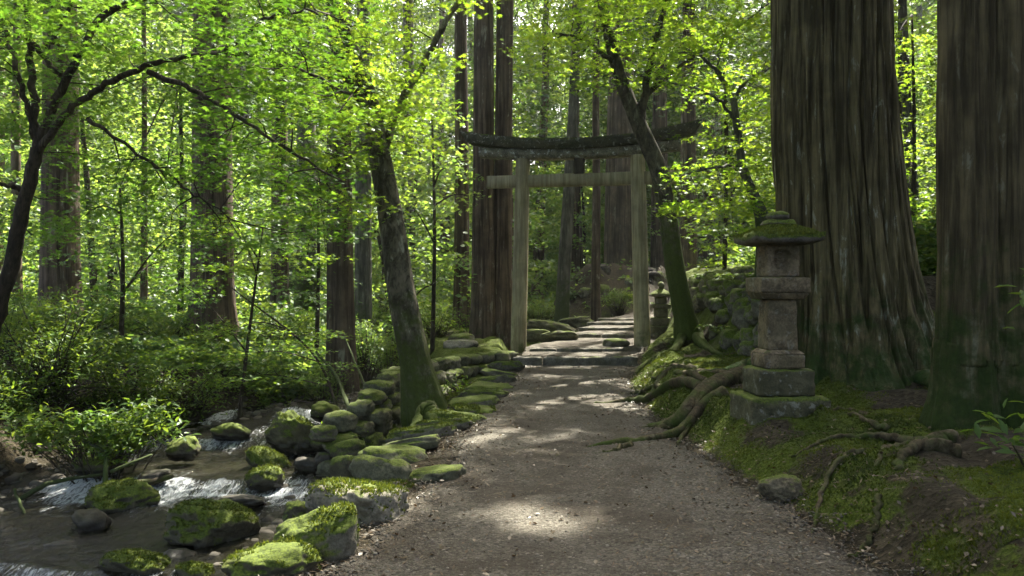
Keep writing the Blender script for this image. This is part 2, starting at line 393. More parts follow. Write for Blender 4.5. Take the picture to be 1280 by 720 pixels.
for a in [(480, 110, 9.6, .55), (430, 90, 9.2, .5), (520, 150, 9.6, .35), (455, 150, 9.5, .4), (550, 200, 10, .25), (400, 100, 9, .3), (335, 60, 8, .2), (130, 60, 7, .2),
          (880, 90, 13, .9), (850, 150, 13, .8), (930, 140, 13, .8), (900, 40, 14, .8), (870, 210, 14, .6), (760, 60, 15, .5), (700, 110, 17, .4), (820, 20, 14, .6), (925, 200, 13, .5),
          (1140, 80, 17, .9), (1140, 180, 17, .9), (1150, 260, 18, .8), (1130, 20, 18, .9),
          (340, 285, 12, .3), (300, 272, 12, .25), (250, 435, 12, .35), (330, 432, 12, .3), (380, 440, 12, .25), (420, 480, 12.5, .2),
          (50, 440, 10.5, .45), (100, 470, 10.5, .4), (30, 490, 10, .3), (110, 530, 9, .4), (60, 545, 9, .3), (180, 550, 9, .3), (455, 440, 15, .6), (480, 430, 15.5, .4), (400, 470, 13, .3),
          (365, 525, 10.2, .22), (380, 545, 10.2, .16), (845, 300, 15.8, .2), (855, 340, 15.8, .2), (838, 250, 15.6, .2), (270, 560, 12, .3), (430, 525, 12.4, .3), (225, 590, 9.7, .3),
          (850, 420, 16, .15), (910, 345, 16, .5), (660, 215, 17, .2), (720, 228, 17, .15), (655, 330, 17.2, .12), (800, 280, 16.8, .1)]: gap(*a)
for k in range(60):
    d = rng.uniform(9.5, 18); GAPS.append((P(rng.uniform(0, 480), rng.uniform(250, 520), d), rng.uniform(.15, .42)))
for k in range(200):                            # scattered flecks far in the wood
    d = rng.uniform(19, 48); q_ = (rng.uniform(0, 1280), rng.uniform(40, 400))
    if not (640 < q_[0] < 860 and q_[1] > 290): GAPS.append((P(*q_, d), rng.uniform(.4, 1.2)))
def sunkeep(p, own=.9, size=0.1):
    keep = np.ones(len(p), bool)
    if not len(p): return keep
    jit = .72 + .5 * fbm(p * 2.1, 2)
    for t, r in GAPS:
        v = p - t; a = v @ SUN
        c = (a > own)
        if not c.any(): continue
        q = (v * v).sum(1) - a * a
        keep &= ~(c & (q < (r * .85 * jit + .3 * size) ** 2))
    return keep

# ------------------------------------------------------------------ leaves
def star(lobes, sharp=.30):
    an = {7: [0, 42, 84, 128], 5: [0, 55, 112]}[lobes]; ln = {7: [1, .92, .72, .42], 5: [1, .85, .55]}[lobes]
    ang, rad = [], []
    full = [-a for a in an[::-1]] + an[1:]; fl = ln[::-1] + ln[1:]
    for i, (a, l) in enumerate(zip(full, fl)):
        ang.append(a); rad.append(l)
        if i < len(full) - 1: ang.append((a + full[i + 1]) / 2); rad.append(sharp)
    ang.append(180); rad.append(.12)
    ang = np.radians(ang); rad = np.array(rad)
    V = np.stack([rad * np.sin(ang), rad * np.cos(ang), -.18 * rad ** 2], 1); V = np.vstack([[0, 0, 0], V])
    n = len(ang); F = np.array([[0, 1 + i, 1 + (i + 1) % n] for i in range(n)])[:, ::-1]
    return V, F
STAR7, STAR5 = star(7), star(5)
LANCE = (np.array([[0, 0, 0], [-.17, .35, .05], [.17, .35, .05], [0, .45, 0], [-.12, .75, .0], [.12, .75, .0], [0, 1, -.12]]),
         np.array([[0, 3, 1], [0, 2, 3], [1, 3, 4], [3, 2, 5], [3, 6, 4], [3, 5, 6]]))
OVAL = (np.array([[0, -.5, 0], [.33, 0, .07], [0, .5, 0], [-.33, 0, .07]]), np.array([[0, 1, 2], [0, 2, 3]]))
TUFT = (np.array([[-.25, 0, 0], [.25, 0, 0], [.1, .35, 1], [0, -.25, 0], [.05, .3, 0], [-.4, -.1, .8]]), np.array([[0, 1, 2], [3, 4, 5]]))
NEEDLE = (np.array([[0, 0, 0], [.16, .5, -.05], [0, 1, -.2], [-.16, .5, -.05]]), np.array([[0, 1, 2], [0, 2, 3]]))
def scatter(tmpl, pos, size, tilt=.45, yaw=None, nrm=None, rnd=None, r=rng):
    n = len(pos); tv, tf = tmpl
    if nrm is None: nrm = np.stack([r.normal(0, tilt, n), r.normal(0, tilt, n), np.ones(n)], 1)
    nrm = nrm / (np.linalg.norm(nrm, axis=1, keepdims=True) + 1e-9)
    if yaw is None: yaw = r.uniform(0, 2 * PI, n)
    fw = np.stack([np.cos(yaw), np.sin(yaw), np.zeros(n)], 1) if np.ndim(yaw) == 1 else yaw
    fw = fw - nrm * (fw * nrm).sum(1, keepdims=True); fw /= np.linalg.norm(fw, axis=1, keepdims=True) + 1e-9
    sd = np.cross(fw, nrm)
    s = np.broadcast_to(size, (n,))[:, None, None]
    V = pos[:, None, :] + s * (tv[None, :, 0:1] * sd[:, None] + tv[None, :, 1:2] * fw[:, None] + tv[None, :, 2:3] * nrm[:, None])
    k = len(tv); F = (tf[None] + (np.arange(n) * k)[:, None, None]).reshape(-1, 3)
    if rnd is None: rnd = r.uniform(0, 1, n)
    return V.reshape(-1, 3), F, np.repeat(rnd, k)
class LV:
    def __init__(s): s.V = []; s.F = []; s.A = []; s.n = 0
    def add(s, tmpl, pos, size, cull=True, own=.9, rnd=None, **k):
        pos = np.asarray(pos)
        if cull and len(pos):
            kp = sunkeep(pos, own, np.max(size)); pos = pos[kp]
            if np.ndim(size): size = size[kp]
            if rnd is not None: rnd = rnd[kp]
            for q in ('yaw', 'nrm'):
                if k.get(q) is not None: k[q] = k[q][kp]
        if not len(pos): return s
        V, F, A = scatter(tmpl, pos, size, rnd=rnd, **k)
        s.V.append(V); s.F.append(F + s.n); s.A.append(A); s.n += len(V); return s
    def obj(s, name, m, parent=None, **k):
        return obj(name, np.concatenate(s.V), [np.concatenate(s.F)], m, parent, smooth=False, attrs={'rnd': np.concatenate(s.A)}, **k)
def sprays(lv, centres, n, r, size, tmpl, flat=.07, tilt=.4, own=.9, r_=rng, droop=.12):
    """Layered fans of leaves round each centre."""
    c = np.repeat(np.asarray(centres), n, 0); m = len(c)
    a = r_.uniform(0, 2 * PI, m); q = np.sqrt(r_.uniform(0, 1, m)) * np.repeat(np.broadcast_to(r, (len(centres),)), n)
    p = c + np.stack([q * np.cos(a), q * np.sin(a), r_.normal(0, flat, m) - droop * q * q / np.maximum(np.repeat(np.broadcast_to(r, (len(centres),)), n), .05)], 1)
    rnd = np.clip(np.repeat(r_.uniform(0, 1, len(centres)), n) * .55 + r_.uniform(0, .45, m), 0, 1)
    lv.add(tmpl, p, size * r_.uniform(.7, 1.2, m), rnd=rnd, own=own, tilt=tilt, r=r_)
def twig(mb, a, b, r0, r1, sag=.05, n=5, seg=5):
    mid = (np.asarray(a) + b) / 2 + rng.normal(0, .11, 3) * np.linalg.norm(np.asarray(b) - a) + [0, 0, sag]
    mb.add(*tube(spline([a, mid, b], n), np.linspace(r0, r1, n), seg))
def join_twigs(mb, centres, anchors, r0=.012):
    A = np.asarray(anchors); uses = np.zeros(len(A))
    for c in centres:
        d = np.linalg.norm(A - c, axis=1) + .3 * np.abs(A[:, 2] - c[2]) + .3 * uses; k = np.argmin(d)
        if d[k] < .85: uses[k] += 1; twig(mb, A[k], c, r0 * .8, r0 * .25, .03, 6)

# ------------------------------------------------------------------ ground, path, water
def gridxy(xs, ys):
    Xg, Yg = np.meshgrid(xs, ys); nx, ny = len(xs), len(ys)
    i = np.arange(nx * ny).reshape(ny, nx)
    F = np.stack([i[:-1, :-1], i[:-1, 1:], i[1:, 1:], i[1:, :-1]], 2).reshape(-1, 4)
    return Xg.ravel(), Yg.ravel(), F
def axis(parts): return np.concatenate([np.arange(a, b, s) for a, b, s in parts])
xs = axis([(-90, -30, 4), (-30, -12, .7), (-12, -6.5, .18), (-6.5, 6.5, .055), (6.5, 12, .18), (12, 30, .7), (30, 92, 4)])
ys = axis([(-8, 2.5, .3), (2.5, 11, .045), (11, 24, .07), (24, 40, .35), (40, 112, 2)])
gx, gy, gf = gridxy(xs, ys); gz = H(gx, gy); mm = mossmask(gx, gy)
bumpy = mm * (.08 * np.abs(fbm2(gx, gy, 5.5, 3, 8)) + .03 * fbm2(gx, gy, 16, 2, 1))
pmk = pathmask(gx, gy)
ground = obj('ground', np.stack([gx, gy, gz + bumpy], 1), [gf], M['ground'], attrs={'moss': mm}); tag(ground, 'leaf littered mossy forest floor', None, None, 'structure')
px_ = axis([(-2.2, 5.2, .04), (5.2, 15, .15)]); py_ = axis([(-7, 2.5, .3), (2.5, 24, .045), (24, 40, .3)])
qx, qy, qf = gridxy(px_, py_); qm = pathmask(qx, qy)
sel = (qm[qf].min(1) > .0); qf = qf[sel]; used = np.unique(qf); inv = np.zeros(len(qx), int); inv[used] = np.arange(len(used))
qz = H(qx[used], qy[used]) + .004 + .02 * ss(qm[used], 0, .2)
path = obj('path', np.stack([qx[used], qy[used], qz], 1), [inv[qf]], M['gravel']); tag(path, 'grey brown gravel path', None, None, 'structure')
wx = np.arange(0, 1.0001, 1 / 46); wy = axis([(-6, 4, .15), (4, 14.5, .035), (14.5, 30, .3)])
wu, wv, wf = gridxy(wx, wy)
wc, wh = np.interp(wv, YC, XC), np.interp(wv, YC, HW) + .75
wxx = wc + (wu * 2 - 1) * wh
steep = np.abs(np.gradient(wz(np.arange(-6, 40, .02)), .02)); st = np.interp(wv + .12 * fbm2(wxx, wv, 1.2, 3), np.arange(-6, 40, .02), steep)
wvj = wv + .22 * fbm2(wxx, wv * .3, 1.6, 3, 4)
wzz = wz(wvj) + .03 * fbm2(wxx, wv, 3.5, 3) + .012 * fbm2(wxx, wv * .6, 9, 3, 2) * (1 + 2 * np.clip(st * 3, 0, 1))
stj = np.interp(wvj, np.arange(-6, 40, .02), steep)
below = np.interp(wvj + .35, np.arange(-6, 40, .02), steep)
chute = ss(fbm2(wxx, wv * .15, 1.7, 3, 12), -.25, .25)
foam = np.clip(stj * 2.4 * (.35 + .65 * chute) + below * 1.5 * (.3 + .7 * chute) + .46 * ss(fbm2(wxx, wv * .4, 2.0, 4, 7), -.05, .45) + .06, 0, .8) * (1 - .8 * ss(np.abs(wu - .5), .36, .42))
water = obj('water', np.stack([wxx, wv, wzz], 1), [wf], M['water'], attrs={'foam': foam}); tag(water, 'dark shallow stream with white riffles', None, None, 'structure')
print('ground', time.time() - T0)

# ------------------------------------------------------------------ stones
def tufts(o_mb, V, F, dens, size, thr=.55, lv=None, nz=.45):
    """Moss blades on the upward faces of a stone."""
    a, b, c = V[F[:, 0]], V[F[:, 1]], V[F[:, 2]]; n = np.cross(b - a, c - a); ar = np.linalg.norm(n, axis=1) / 2; n = n / (2 * ar[:, None] + 1e-12)
    w = ar * (n[:, 2] > nz); tot = int(w.sum() * dens)
    if tot < 1: return
    k = rng.choice(len(F), tot, p=w / w.sum()); u = rng.uniform(0, 1, (tot, 2)); fl = u.sum(1) > 1; u[fl] = 1 - u[fl]
    p = a[k] + u[:, :1] * (b[k] - a[k]) + u[:, 1:] * (c[k] - a[k])
    m = fbm(p * 5 + V[0], 3) > thr; p = p[m]; nn = n[k][m]
    nn = nn + rng.normal(0, .35, nn.shape)
    lv.add(TUFT, p, size * rng.uniform(.6, 1.3, len(p)), cull=False, nrm=nn)
def put_rock(name, label, cat, group, px, base, w, h, z, m, depth=None, sub=4, flat=.0, seed=None, moss=0, sink=.3, rough=.05, rz=None, box=0, tilt=0):
    """A stone whose visible foot is at pixel (px, base) on a surface of height z, w x h pixels large."""
    d = (EYE - z) * F0 / (base - 360); W = w / F0 * d * 1.08; Hh = h / F0 * d * .95
    D = depth or W * .8; D = min(D, W * 1.3)
    full = Hh * (1 + sink); c = np.array([X(px, d), d + D * .42, z + Hh - full / 2])
    sd = seed if seed is not None else int(px * 7 + base * 13)
    V, F = rock((0, 0, 0), (W, D, full), sd, sub, flat=flat, rz=0 if rz is None else rz, rough=rough, box=box)
    lo, hi = V.min(0), V.max(0); V = (V - (lo + hi) / 2) / (hi - lo) * [W, D, full]
    if tilt:
        ax_, ay_ = rng.normal(0, tilt, 2); V[:, 2] += V[:, 0] * ax_ + V[:, 1] * (ay_ - tilt * .6)
    V = V + c
    if not moss:
        o = obj(name, V, [F], m, base=(c[0], c[1], z)); return tag(o, label, cat, group)
    t = thing(name, (c[0], c[1], z), label, cat, group); obj('rock', V, [F], m, t)
    lv = LV(); tufts(None, V, F, 5200 if d < 6.5 else 3000, .016 + .0009 * d, -.12 if moss == 1 else .08, lv)
    if lv.n: lv.obj('moss', M['moss'], t)
    return t
g1 = 'mossy stones edging the path'
E = [(330, 732, 122, 40, -.03, 'boulder', .0, 'low mossy stone at the bottom edge of the photo beside the path', 1),
     (384, 708, 108, 64, -.02, 'stone', .10, 'big sunlit mossy block leaning at the path edge, tallest of the edging stones', 1),
     (440, 658, 122, 48, -.01, 'stone_bare', .30, 'flat topped mossy slab with a pale bare end reaching into the gravel', 1),
     (374, 658, 46, 30, -.12, 'boulder', 0, 'small round mossy stone tucked between the flat slab and the stream', 1),
     (462, 622, 88, 20, -.04, 'stone_bare', .3, 'thin pale slab behind the flat topped mossy slab', 1),
     (473, 608, 68, 42, -.01, 'stone_green', .2, 'squarish grey green edging block with a plain flat face', 0),
     (541, 606, 68, 20, .0, 'stone_green', .3, 'low grey slab lying out in the gravel beside the squarish block', 0),
     (488, 583, 78, 24, -.02, 'stone_green', .3, 'long low slab just behind the squarish grey green block', 0),
     (507, 567, 74, 18, -.01, 'stone_green', .3, 'smooth grey green slab, second beyond the squarish block', 0),
     (524, 551, 78, 19, -.02, 'stone', .3, 'broad mossy slab just in front of the leaning maple foot', 1),
     (553, 540, 66, 17, .0, 'stone', .3, 'mossy slab touching the foot of the leaning maple', 1),
     (573, 531, 66, 16, .0, 'stone', .3, 'mossy slab beside the leaning maple, pointing into the gravel', 1),
     (592, 521, 54, 13, .0, 'stone', .35, 'thin mossy slab just beyond the leaning maple', 1),
     (590, 510, 58, 13, .0, 'stone', .35, 'thin mossy slab, second beyond the leaning maple', 0),
     (604, 500, 56, 13, .0, 'stone', .35, 'thin mossy slab, third beyond the leaning maple', 0),
     (612, 490, 52, 12, .0, 'stone', .35, 'thin bright mossy slab, fourth beyond the leaning maple', 0),
     (620, 481, 46, 11, .0, 'stone', .35, 'thin mossy slab, fifth beyond the leaning maple', 0),
     (626, 472, 44, 10, .0, 'stone', .35, 'thin mossy slab, second before the gateway step', 0),
     (632, 464, 42, 12, .02, 'stone', .3, 'thin mossy slab nearest the gateway step', 0)]
for (px, b, w, h, z, m, fl, lab, ms) in E:
    if b < 625: h *= .82; z -= .015; w *= 1.1
    put_rock('edging_stone', lab, 'stone', g1, px, b, w, h, z, M[m], flat=fl, moss=ms, sub=5 if b > 640 else 4, sink=.5, depth=None if b > 600 else .46, rough=.12, box=.42 if fl else .3, rz=rng.uniform(-.3, .3), tilt=.11)
g2 = 'boulders in the stream'
S = [(360, 556, 64, 42, -.53, 'boulder', 'tall pointed boulder with sunlit moss below the white riffle', 1),
     (252, 683, 110, 50, -.84, 'boulder', 'largest dark mossy boulder standing in the stream pool', 1),
     (137, 641, 86, 34, -.82, 'boulder', 'wide low mossy boulder next to the overhanging bush', 1),
     (106, 666, 42, 26, -.84, 'wet', 'small wet dark stone in front of the wide low boulder', 0),
     (330, 586, 54, 23, -.68, 'boulder', 'domed mossy boulder between the pointed boulder and the largest one', 1),
     (327, 607, 44, 22, -.71, 'boulder', 'small tilted mossy boulder just in front of the domed one', 1),
     (282, 547, 48, 17, -.53, 'boulder', 'mossy boulder at the far bank beside the white riffle', 0),
     (222, 569, 38, 22, -.55, 'boulder', 'round mossy stone at the end of the overhanging bush', 0),
     (410, 560, 50, 22, -.55, 'boulder', 'smooth low boulder against the wall end', 0),
     (408, 585, 36, 19, -.64, 'wet', 'dark wet stone below the wall end', 0),
     (381, 588, 32, 15, -.66, 'wet', 'dark low stone in the water beside the dark wet stone', 0),
     (157, 728, 84, 32, -.92, 'boulder', 'mossy boulder cut by the bottom edge of the photo', 1),
     (238, 728, 52, 20, -.9, 'boulder', 'small mossy stone cut by the bottom edge, nearer the path', 1),
     (214, 706, 48, 13, -.88, 'wet', 'flat dark wet stone under the largest boulder', 0),
     (296, 635, 58, 12, -.78, 'wet', 'flat stone washed over behind the largest boulder', 0),
     (108, 590, 50, 19, -.62, 'boulder', 'mossy stone half hidden under the overhanging bush', 0),
     (430, 600, 40, 30, -.55, 'boulder', 'mossy stone under the squarish edging block', 0),
     (432, 574, 46, 24, -.5, 'boulder', 'mossy stone at the foot of the wall end', 0),
     (446, 531, 40, 18, -.42, 'boulder', 'stone beside the bright chute at the stream head', 0),
     (404, 522, 36, 20, -.42, 'boulder', 'mossy stone on the far side of the stream head', 0),
     (185, 602, 40, 12, -.68, 'wet', 'low wet stone under the fallen log', 0),
     (140, 690, 30, 8, -.9, 'wet', 'flat wet stone in the rapid before the largest boulder', 0),
     (60, 690, 44, 9, -.9, 'wet', 'flat wet stone in the rapid at the photo corner', 0)]
for (px, b, w, h, z, m, lab, ms) in S:
    put_rock('stream_boulder', lab, 'boulder', g2, px, b, w, h, z, M[m], moss=ms, sub=5 if w > 60 else 4, sink=.6, rough=.13, box=.15, tilt=.1)
put_rock('path_rock', 'angular brown rock with a mossy side lying on the gravel below the lantern', 'rock', None, 985, 626, 58, 30, .03, M['stone_brown'], sub=5, flat=.0, seed=12, sink=.4, rough=.12)
put_rock('rock', 'mossy rock beside the lower stair, in front of the gate post', 'rock', None, 772, 435, 32, 12, .27, M['stone'])
put_rock('slab_rock', 'flat slab carrying the round mossy boulder on the wall top', 'rock', None, 575, 437, 42, 12, .32, M['stone_bare'], flat=.4, sink=.3)
put_rock('round_boulder', 'round mossy boulder resting on a flat slab at the wall top', 'boulder', None, 576, 430, 31, 14, .37, M['stone'], sink=.1)
for px, b, w, h, z, lab in [(690, 417, 60, 16, .35, 'long mossy rock bank beside the upper stairs'), (668, 425, 44, 14, .32, 'low mossy rock behind the near gate post'),
                            (720, 408, 46, 12, .5, 'mossy rock at the stair bend below the slim trunk'), (700, 428, 50, 10, .3, 'flat mossy rock next to the lowest upper stair')]:
    put_rock('bank_rock', lab, 'rock', 'mossy rocks along the stairs', px, b, w, h, z - .04, M['stone_green'], flat=.1, rough=.14, box=.3, tilt=.12)
for k in range(12):
    x_ = rng.uniform(1.6, 5.6); y_ = rng.uniform(26.2, 28); L_ = rng.uniform(.35, .9)
    V, F = rock((x_, y_, Hs(x_, y_) - .12 * L_), (L_, L_, L_ * .8), 700 + k, 4, rough=.14, box=.4); o = obj('mound_rock', V, [F], M['wet'] if k % 2 else M['stone'], base=(x_, y_, Hs(x_, y_)))
    tag(o, 'dark rock half buried in the earth mound behind the gate', 'rock', 'rocks of the earth mound')
# the rough wall: a thing whose stones are its parts
wall = thing('dry_stone_wall', (-1.2, 12.5, 0), 'rough mossy dry stone wall curving behind the leaning maple up to the gate step', 'wall')
wp = spline([(-2.25, 9.5, 0), (-1.9, 10.3, 0), (-1.72, 11.5, 0), (-1.4, 13, 0), (-.8, 14.5, 0), (-.02, 15.45, 0)], 60)
cl = np.concatenate([[0], np.cumsum(np.linalg.norm(np.diff(wp, axis=0), axis=1))])
k = 0
for row in range(4):
    s = -.1 + .13 * (row % 2)
    while s < cl[-1]:
        L = rng.uniform(.28, .46); q = np.array([np.interp(s + L / 2, cl, wp[:, j]) for j in range(3)])
        t = np.array([np.interp(min(s + L, cl[-1]), cl, wp[:, j]) - np.interp(max(s, 0), cl, wp[:, j]) for j in range(3)])
        top = np.interp(q[1], [9.5, 10.3, 11.2, 15.5], [-.15, .12, .32, .30]); z = top - .11 - .2 * row
        bot = np.interp(q[1], [9.5, 10.5, 13.2, 15.5], [-.75, -.62, -.42, -.05])
        if z > bot - .05 and len(wall.children) < 96:
            nrm = np.array([t[1], -t[0], 0]); nrm = nrm / np.linalg.norm(nrm)
            c = np.array([q[0], q[1], z]) + nrm * (.05 * row + rng.uniform(-.05, .05))
            V, F = rock(c, (L * 1.1, rng.uniform(.3, .42), rng.uniform(.2, .26)), 500 + k, 4 if q[1] < 14 else 3, rz=math.atan2(t[1], t[0]) + rng.uniform(-.2, .2), rough=.13, box=.42)
            obj('wall_stone', V, [F], M['stone_green'] if k % 3 else M['stone'], wall)
        k += 1; s += L * .95
# mossy bank of stones beyond the roots
bank = thing('stone_bank', (3.9, 13, .5), 'mossy heap of retaining stones behind the stone lantern', 'stone bank')
for k in range(84):
    y = rng.uniform(11.7, 18.5); f = rng.uniform(0, 1); x = 3.75 + .85 * f + .04 * (y - 12) + rng.uniform(-.1, .1); L = rng.uniform(.28, .55)
    V, F = rock((x, y, Hs(x, y) - .02 + rng.uniform(-.05, .08)), (L, L * .9, L * .8), 900 + k, 4, rough=.13, box=.4); obj('bank_stone', V, [F], M['stone'], bank)

# ------------------------------------------------------------------ stone steps across the path
def step(y, z, x0, x1, lab, h=.16, skew=0):
    t = thing('stone_step', ((x0 + x1) / 2, y, z), lab, 'step', 'stone steps on the path'); x = x0
    while x < x1 - .1:
        L = min(rng.uniform(.5, 1.0), x1 - x)
        if x1 - x - L < .25: L = x1 - x
        V, F = boxr(L - .012, .34, h + .12, n=9, bev=.035, seed=x * 3 + y, amp=.022)
        V = V + [x + L / 2, y + .12 + skew * (x + L / 2 - x0) + rng.uniform(-.02, .02), z - h - .12 + .012]
        obj('slab', V, [F], M['step'], t); x += L
step(15.25, .17, .02, 2.42, 'widest stone step, first across the path below the gate', .17)
step(16.18, .27, .35, 2.25, 'thin stone step just before the gate posts', .09)
step(19.0, .40, 1.35, 3.5, 'stone step, lowest of the upper flight beyond the gate', .12)
step(20.0, .50, 1.7, 3.85, 'stone step, second of the upper flight beyond the gate', .1)
step(21.0, .585, 2.0, 4.1, 'stone step, third of the upper flight beyond the gate', .09)
step(22.0, .65, 2.4, 4.4, 'topmost stone step of the flight beyond the gate', .08)

# ------------------------------------------------------------------ torii gate
def gate():
    A = np.array([.14, 17.3, .22]); B = np.array([2.74, 16.75, .26])
    t = thing('torii_gate', (A + B) / 2 * [1, 1, 0] + [0, 0, .24], 'weathered wooden torii gate with mossy curved top beam spanning the path', 'gate')
    u = (B - A) * [1, 1, 0]; span = np.linalg.norm(u); u /= span; v = np.array([-u[1], u[0], 0])
    mid = (A + B) / 2; mid[2] = 0
    for b, dirn in ((A, 1), (B, -1)):
        top = b + u * dirn * .10 + [0, 0, 4.30 - b[2]]
        pts = spline([b - [0, 0, .25], b, (b + top) / 2, top], 40)
        fr = lambda a, tt, r: r * (1 + .02 * np.sin(2 * a + 1) + .012 * np.sin(7 * a + 3 * tt) + .012 * np.sin(13 * a + 5 * tt)) + .05 * np.exp(-tt * 22)
        V, F = tube(pts, np.interp(np.linspace(0, 1, 40), [0, 1], [.185, .155]), 40, fr); obj('post', V, F, M['wood'], t)
    def beam(name, s0, s1, z0, h, dp, m, rise=0, lean=0, top_extra=0, endcut=0, n=60, dpt=None):
        s = np.linspace(s0, s1, n); c = (s - (s0 + s1) / 2) / ((s1 - s0) / 2); zc = z0 + rise * np.abs(c) ** 2.2 * np.where(c > 0, 1.15, 1)
        hh = h + top_extra * np.abs(c) ** 3
        prof = []
        dq = dpt or dp
        for j, (a, b) in enumerate([(-.5, 0), (-.5, .5), (-.5 * dq / dp, 1), (0, 1.0 + .12 * (dq != dp)), (.5 * dq / dp, 1), (.5, .5), (.5, 0)]):
            ss_ = s + endcut * b * c ** 9
            prof.append(mid[None] + u[None] * ss_[:, None] + v[None] * (a * dp) + np.stack([0 * s, 0 * s, zc + b * hh], 1))
        V = np.stack(prof, 1); k = V.shape[1]; V = V + .008 * fbm(V.reshape(-1, 3) * 6, 3).reshape(n, k, 1) * np.array([1, 1, 1.4])
        V = V.reshape(-1, 3); i = np.arange(n - 1)[:, None] * k; j = np.arange(k)[None]; j2 = (j + 1) % k
        F = np.stack([i + j, i + k + j, i + k + j2, i + j2], 2).reshape(-1, 4)
        return obj(name, V, [F, np.arange(k)[None], (np.arange(k)[::-1] + (n - 1) * k)[None]], m, t, smooth=False)
    h = span / 2
    beam('tie_beam', -2.02, 2.14, 3.68, .26, .17, M['wood'], 0, n=12)
    beam('lower_lintel', -2.18, 2.12, 4.26, .20, .30, M['beam'], .10)
    beam('upper_lintel', -2.44, 2.42, 4.462, .20, .46, M['thatch'], .215, top_extra=.03, endcut=.13, dpt=.62)
    V, F = boxr(.22, .22, .335, n=7, bev=.012); V = V @ np.array([[u[0], u[1], 0], [v[0], v[1], 0], [0, 0, 1]]) + mid + [0, 0, 3.93]; obj('centre_strut', V, [F], M['strut'], t)
gate()

# ------------------------------------------------------------------ stone lanterns
def roofpiece(w, h, eave, n=15, curve=1.6, top=.12):
    """Square lantern roof with lifted corners and a hollowed slope; base at z=0."""
    g = np.linspace(-1, 1, n); A, B = np.meshgrid(g, g); A = A.ravel(); B = B.ravel()
    m = np.maximum(np.abs(A), np.abs(B)); corner = (np.abs(A) * np.abs(B)) ** 3
    z = eave + (h - eave) * np.clip((1 - m) / (1 - top), 0, 1) ** (1 / 1.25) + .035 * corner * (m > .9)
    q = np.stack([A * w / 2, B * w / 2, z], 1); b = np.stack([A * w / 2 * .97, B * w / 2 * .97, .03 * m ** 3 + .02 * corner], 1)
    q[:, 2] += .008 * fbm(q * 18, 3); i = np.arange(n * n).reshape(n, n)
    f = np.stack([i[:-1, :-1], i[:-1, 1:], i[1:, 1:], i[1:, :-1]], 2).reshape(-1, 4)
    ring = np.concatenate([i[0, :-1], i[:-1, -1], i[-1, :0:-1], i[:0:-1, 0]]); r2 = np.roll(ring, -1); k = n * n
    return np.vstack([q, b]), np.vstack([f, f[:, ::-1] + k, np.stack([ring + k, r2 + k, r2, ring], 1)])
def rotz(V, a): c, s = math.cos(a), math.sin(a); return V @ np.array([[c, s, 0], [-s, c, 0], [0, 0, 1]])
def lantern():
    d = 7.35; k = d / F0; x = X(972, d); z0 = Hs(x, d) - .12
    base = np.array([x, d, z0]); a = math.radians(3)
    t = thing('stone_lantern', base, 'old stone lantern with moss capped roof on a stepped plinth beside the giant cedar', 'stone lantern')
    zz = lambda py: EYE + (360 - py) * k
    def put(name, V, F, m, dz): return obj(name, rotz(V, a) + [x, d, dz], [F], m, t)
    zb = zz(537)
    p1 = put('plinth', *boxr(.70, .67, zz(492) - zb + .1, n=15, bev=.03, seed=1, amp=.02), M['lantern_base'], zb - .1)
    p2 = put('plinth', *boxr(.51, .48, zz(459) - zz(492), n=13, bev=.025, seed=2, amp=.012), M['lantern_base'], zz(492))
    put('pedestal', *boxr(.38, .36, zz(441) - zz(459), n=11, bev=.02, seed=3, amp=.008), M['lantern'], zz(459))
    V, F = boxr(.38, .36, .04, top=(.29, .27), n=7, bev=.008, seed=3.5, amp=.004); put('pedestal_cap', V, F, M['lantern'], zz(441) - .002)
    put('shaft', *boxr(.285, .27, zz(374) - zz(437), top=(.265, .25), n=17, bev=.022, seed=4, amp=.008), M['lantern'], zz(437))
    put('platform', *boxr(.36, .34, .06, top=(.44, .425), n=9, bev=.01, seed=5, amp=.006), M['lantern'], zz(374))
    put('platform', *boxr(.455, .44, zz(346) - zz(366), n=11, bev=.018, seed=6, amp=.008), M['lantern'], zz(366) - .004)
    # fire box with an opening in each of the two lit sides
    hb = zz(306) - zz(346)
    V, F = boxr(.30, .285, hb, n=15, bev=.015, seed=7, amp=.006)
    for ax, sg in ((1, -1), (0, -1), (0, 1), (1, 1)):
        o = 1 - ax; half = (.285 if ax == 1 else .30) / 2
        msk = (V[:, ax] * sg > half - .03) & (np.abs(V[:, o]) < .062) & (V[:, 2] > .07) & (V[:, 2] < hb - .06); V[msk, ax] -= sg * .05
    put('fire_box', V, F, M['lantern'], zz(346))
    rf = put('roof', *roofpiece(.63, zz(277) - zz(308), .085), M['lantern_roof'], zz(308) - .003)
    kn = put('finial_base', *boxr(.27, .26, .05, top=(.22, .2), n=9, bev=.02, seed=8, amp=.01), M['lantern_roof'], zz(280) - .012)
    V, F = rock((0, 0, .035), (.22, .21, .10), 77, 4, 6, rough=.05); put('finial', V, F, M['lantern_roof'], zz(275))
    lv = LV(); V, F4 = roofpiece(.63, zz(277) - zz(308), .085); V = rotz(V, a) + [x, d, zz(308) - .003]; F = np.vstack([F4[:, :3], F4[:, [0, 2, 3]]])
    tufts(None, V, F, 9000, .017, -.35, lv, .5); lv.obj('roof_moss', M['moss'], t)
lantern()
